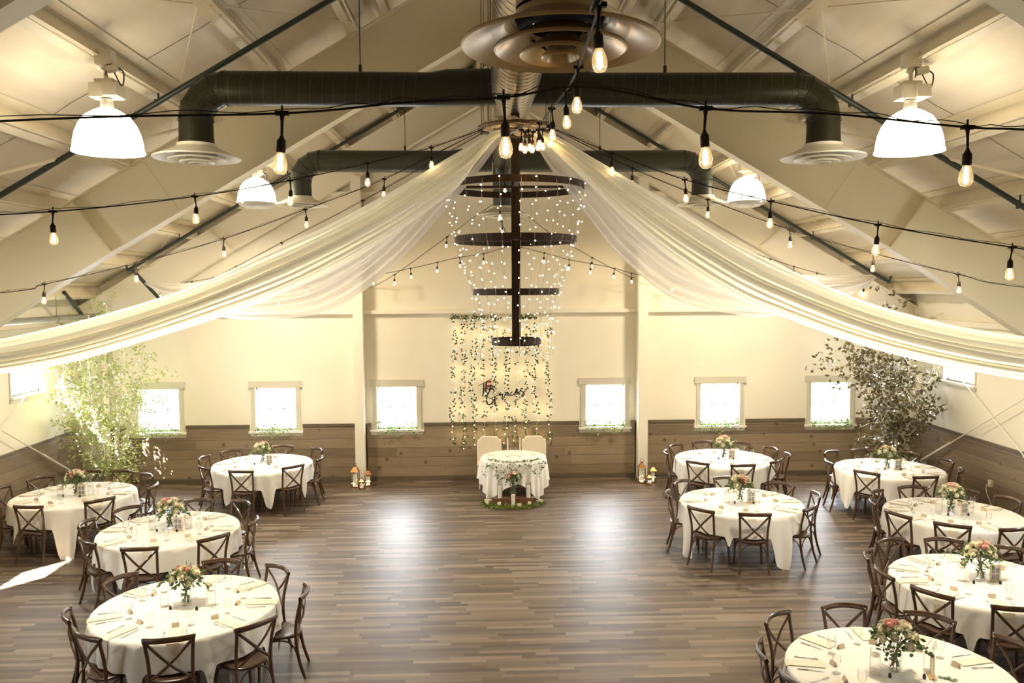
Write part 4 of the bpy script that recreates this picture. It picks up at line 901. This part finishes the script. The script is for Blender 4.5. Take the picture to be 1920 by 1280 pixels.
random.seed(2); k.v = [(x+U(-.012, .012), y+U(-.012, .012), z+U(0, .01)) for x, y, z in k.v]
tag(k.obj('burlap_sack', 'burlap', None, True, (-7.52, 16.3, 0)), 'burlap sack wrapped round the foot of the pale birch', 'sack')
E1 = [((8.1, 16.0, 3.95), .040, (.0, -.05, 0)), ((8.0, 15.9, 3.5), .026, (.15, 0, 0)), ((7.4, 15.7, 3.0), .022, (.25, -.1, .25)), ((6.8, 15.7, 2.55), .017, (.45, -.1, .85)), ((7.1, 15.7, 2.9), .016, (.35, -.1, .6)), ((8.75, 16.0, 3.1), .020, (-.1, 0, 0)), ((9.0, 15.8, 2.3), .018, (-.1, -.1, .3)), ((7.7, 15.8, 2.3), .018, (.1, 0, .1)), ((8.5, 15.8, 2.5), .018, (.1, 0, 0)), ((8.9, 15.5, 1.7), .012, (.1, 0, .3)), ((7.2, 15.7, 2.2), .012, (.4, 0, .8)), ((8.3, 15.8, 3.0), .014, (.0, 0, .2))]
tree('leafy_tree', (8.22, 16.25, .0), 'dark-leaved indoor tree with spreading branches in the rear right corner', E1, 'bark', .10, 3000, 9, .036, 'camellia', .6, 95, FBW2, 'white fairy lights looped through the dark-leaved tree in the rear right corner')
k = MB(); k.lathe([(.001, 0), (.19, 0), (.24, .12), (.22, .28), (.001, .27)], 18)
tag(k.obj('planter_pot', 'burlap', None, True, (8.22, 16.25, 0)), 'round planter at the foot of the dark-leaved tree', 'planter')

# ------------------------------------------------------------------ window sill greenery
wn = ['first', 'second', 'third', 'fourth', 'fifth', 'sixth']
for i, x in enumerate(backwin):
    random.seed(60+i); k = MB()
    for j in range(260):
        u_ = U(-.5, .5); top = .08+.10*abs(sin(u_*9+i)); z = WZ0+U(0, top) if random.random() < .8 else WZ0-U(0, .16)*abs(sin(u_*7+i*2))
        y = YB-.02+U(-.08, .05) if z > WZ0 else YB-.10+U(-.04, 0)
        k.leaf((x+u_*.86, y, z), (U(-1, 1), U(-1, .2), U(-.5, .9)), U(.035, .06), U(.024, .04))
    tag(k.obj('sill_greenery', 'herb'), 'leafy greenery lying on the %s rear window sill from the left' % wn[i], 'greenery')

# ------------------------------------------------------------------ hanging light garlands behind the small table
vx = [-.66, -.45, -.23, -.02, .18, .45, .66, .88, 1.08, 1.35]; vz = [.78, .66, .70, .95, .85, .68, .72, .90, .88, .80]
for i, (x, zb) in enumerate(zip(vx, vz)):
    random.seed(80+i); zt = 3.50; t = thing('ivy_light_garland', 'thin ivy garland with warm lights on the rear wall, %s from the left' % ['first', 'second', 'third', 'fourth', 'fifth', 'sixth', 'seventh', 'eighth', 'ninth', 'tenth'][i], 'garland', (x, YB-.13, zt), 0, 'vertical ivy light garlands')
    P = [Vector((.03*sin(z*2.1+i)+.02*sin(z*5+i*2)+(x*0), 0, -z)) for z in [j*.09 for j in range(int((zt-zb)/.09)+1)]]
    MB().tube(P, .0025, 3).obj('vine', 'wire', t)
    k = MB()
    for p in P:
        if random.random() < .80 and not (.2 < noise.noise(Vector((i*3.3, p.z*1.7, 0))) < .5):
            for _ in range(4): k.leaf(p+Vector((U(-.055, .055), U(-.03, .02), U(-.04, .04))), (U(-1, 1), -.3, U(-1, 1)), U(.034, .052), U(.030, .042), (0, 1, 0))
    k.obj('ivy_leaves', 'ivy', t)
    z = .08
    while z < zt-zb: kid('fairy_bulb', FB2, t, (P[min(len(P)-1, int(z/.09))].x+U(-.03, .03), -.03, -z), None, .85); z += U(.12, .19)
for x in (-.55, -.1, .35, .8, 1.2):
    for z in (3.1, 2.3, 1.5, .95):
        l = bpy.data.lights.new('garland_glow', 'POINT'); l.energy = .22; l.color = (1, .80, .36); l.shadow_soft_size = .05
        o = bpy.data.objects.new('garland_glow', l); o.location = (x, YB-.20, z); COL.objects.link(o)
random.seed(4); k = MB(); k.tube([(-.72, YB-.13, 3.52), (1.42, YB-.13, 3.52)], .004, 4)
for i in range(260):
    x = U(-.72, 1.08)
    if .35 < x < .55 or -.33 < x < -.27: continue
    k.leaf((x, YB-.13+U(-.03, .0), 3.51-U(0, .07)), (U(-1, 1), -.3, U(-1, .5)), U(.03, .045), U(.022, .034), (0, 1, 0))
tag(k.obj('ivy_garland', 'ivy'), 'horizontal ivy garland under the girt above the hanging light strands', 'garland')

# ------------------------------------------------------------------ lettering sign
def sgn(u_, v_): return ((u_-160)/1920*110/88.5/.97*1.0-.115, v_)
def W(u_, v_):                              # sign drawn in its own plane: u right, v down, converted to metres
    return Vector(((u_-960)*.000647, 0, -(v_-540)*.000647))
strokes = [ # The
 ([(160, 325), (260, 270), (380, 215), (470, 170), (560, 115), (625, 95)], .0045), ([(350, 235), (345, 380), (338, 520), (325, 620), (312, 665)], .010),
 ([(430, 190), (425, 330), (415, 430), (410, 525)], .011), ([(412, 470), (430, 415), (465, 395), (485, 420), (510, 450), (545, 420), (575, 365), (600, 320), (592, 290), (565, 330), (555, 390), (590, 415), (640, 375), (690, 335)], .007),
 # G
 ([(680, 570), (690, 510), (665, 440), (615, 420), (560, 460), (500, 560), (450, 680), (430, 790), (455, 890), (510, 935), (590, 905), (660, 800), (705, 720)], .010), ([(520, 745), (620, 710), (720, 670), (830, 625), (905, 590)], .006), ([(715, 690), (710, 800), (712, 900), (725, 970)], .011),
 # races
 ([(905, 545), (865, 575), (850, 610), (885, 640), (920, 615), (940, 610), (965, 600), (955, 680), (945, 745), (960, 765), (1000, 730), (1035, 640), (1075, 565), (1135, 545), (1150, 535)], .008),
 ([(1150, 535), (1085, 560), (1065, 620), (1100, 640), (1140, 585), (1150, 560), (1145, 620), (1175, 655), (1215, 620)], .008), ([(1295, 525), (1240, 550), (1222, 605), (1250, 645), (1310, 625), (1360, 570), (1400, 500)], .008),
 ([(1385, 560), (1440, 490), (1450, 440), (1420, 440), (1395, 520), (1410, 595), (1460, 595), (1510, 540), (1560, 480)], .008), ([(1635, 420), (1580, 425), (1550, 470), (1600, 515), (1655, 560), (1665, 620), (1620, 680), (1590, 670), (1610, 620), (1660, 550), (1720, 475), (1760, 425)], .008)]
t = thing('lettering_sign', 'black script sign hung among the light garlands on the rear wall', 'sign', (.37, YB-.16, 1.885))
for i, (s, r) in enumerate(strokes):
    MB().tube(smoothpath([W(*p) for p in s], 5), r*1.45, 6, up=(0, 1, 0)).obj('letter_stroke', 'sign', t, smooth=True)
t = thing('striped_bell', 'small red and cream striped round alarm device behind the script sign', 'alarm', (.088, YB-.02, 2.055))
k = MB(); 
for z, m_ in ((.045, 'redp'), (0, 'outlet'), (-.045, 'redp')):
    MB().box((0, 0, z), (.10, .05, .042)).obj('stripe', m_, t)

# ------------------------------------------------------------------ outlet
t = thing('wall_outlet', 'ivory outlet box with a plugged cord low on the right wall', 'outlet', (XR-.03, 14.1, .50))
MB().box((-.025, 0, 0), (.05, .08, .12)).obj('box', 'outlet', t)
MB().tube(smoothpath([(-.05, -.02, 0), (-.12, -.04, -.02), (-.16, -.1, -.12), (-.14, -.2, -.30), (-.1, -.3, -.49)]), .006, 6).obj('cord', 'outlet', t, smooth=True)
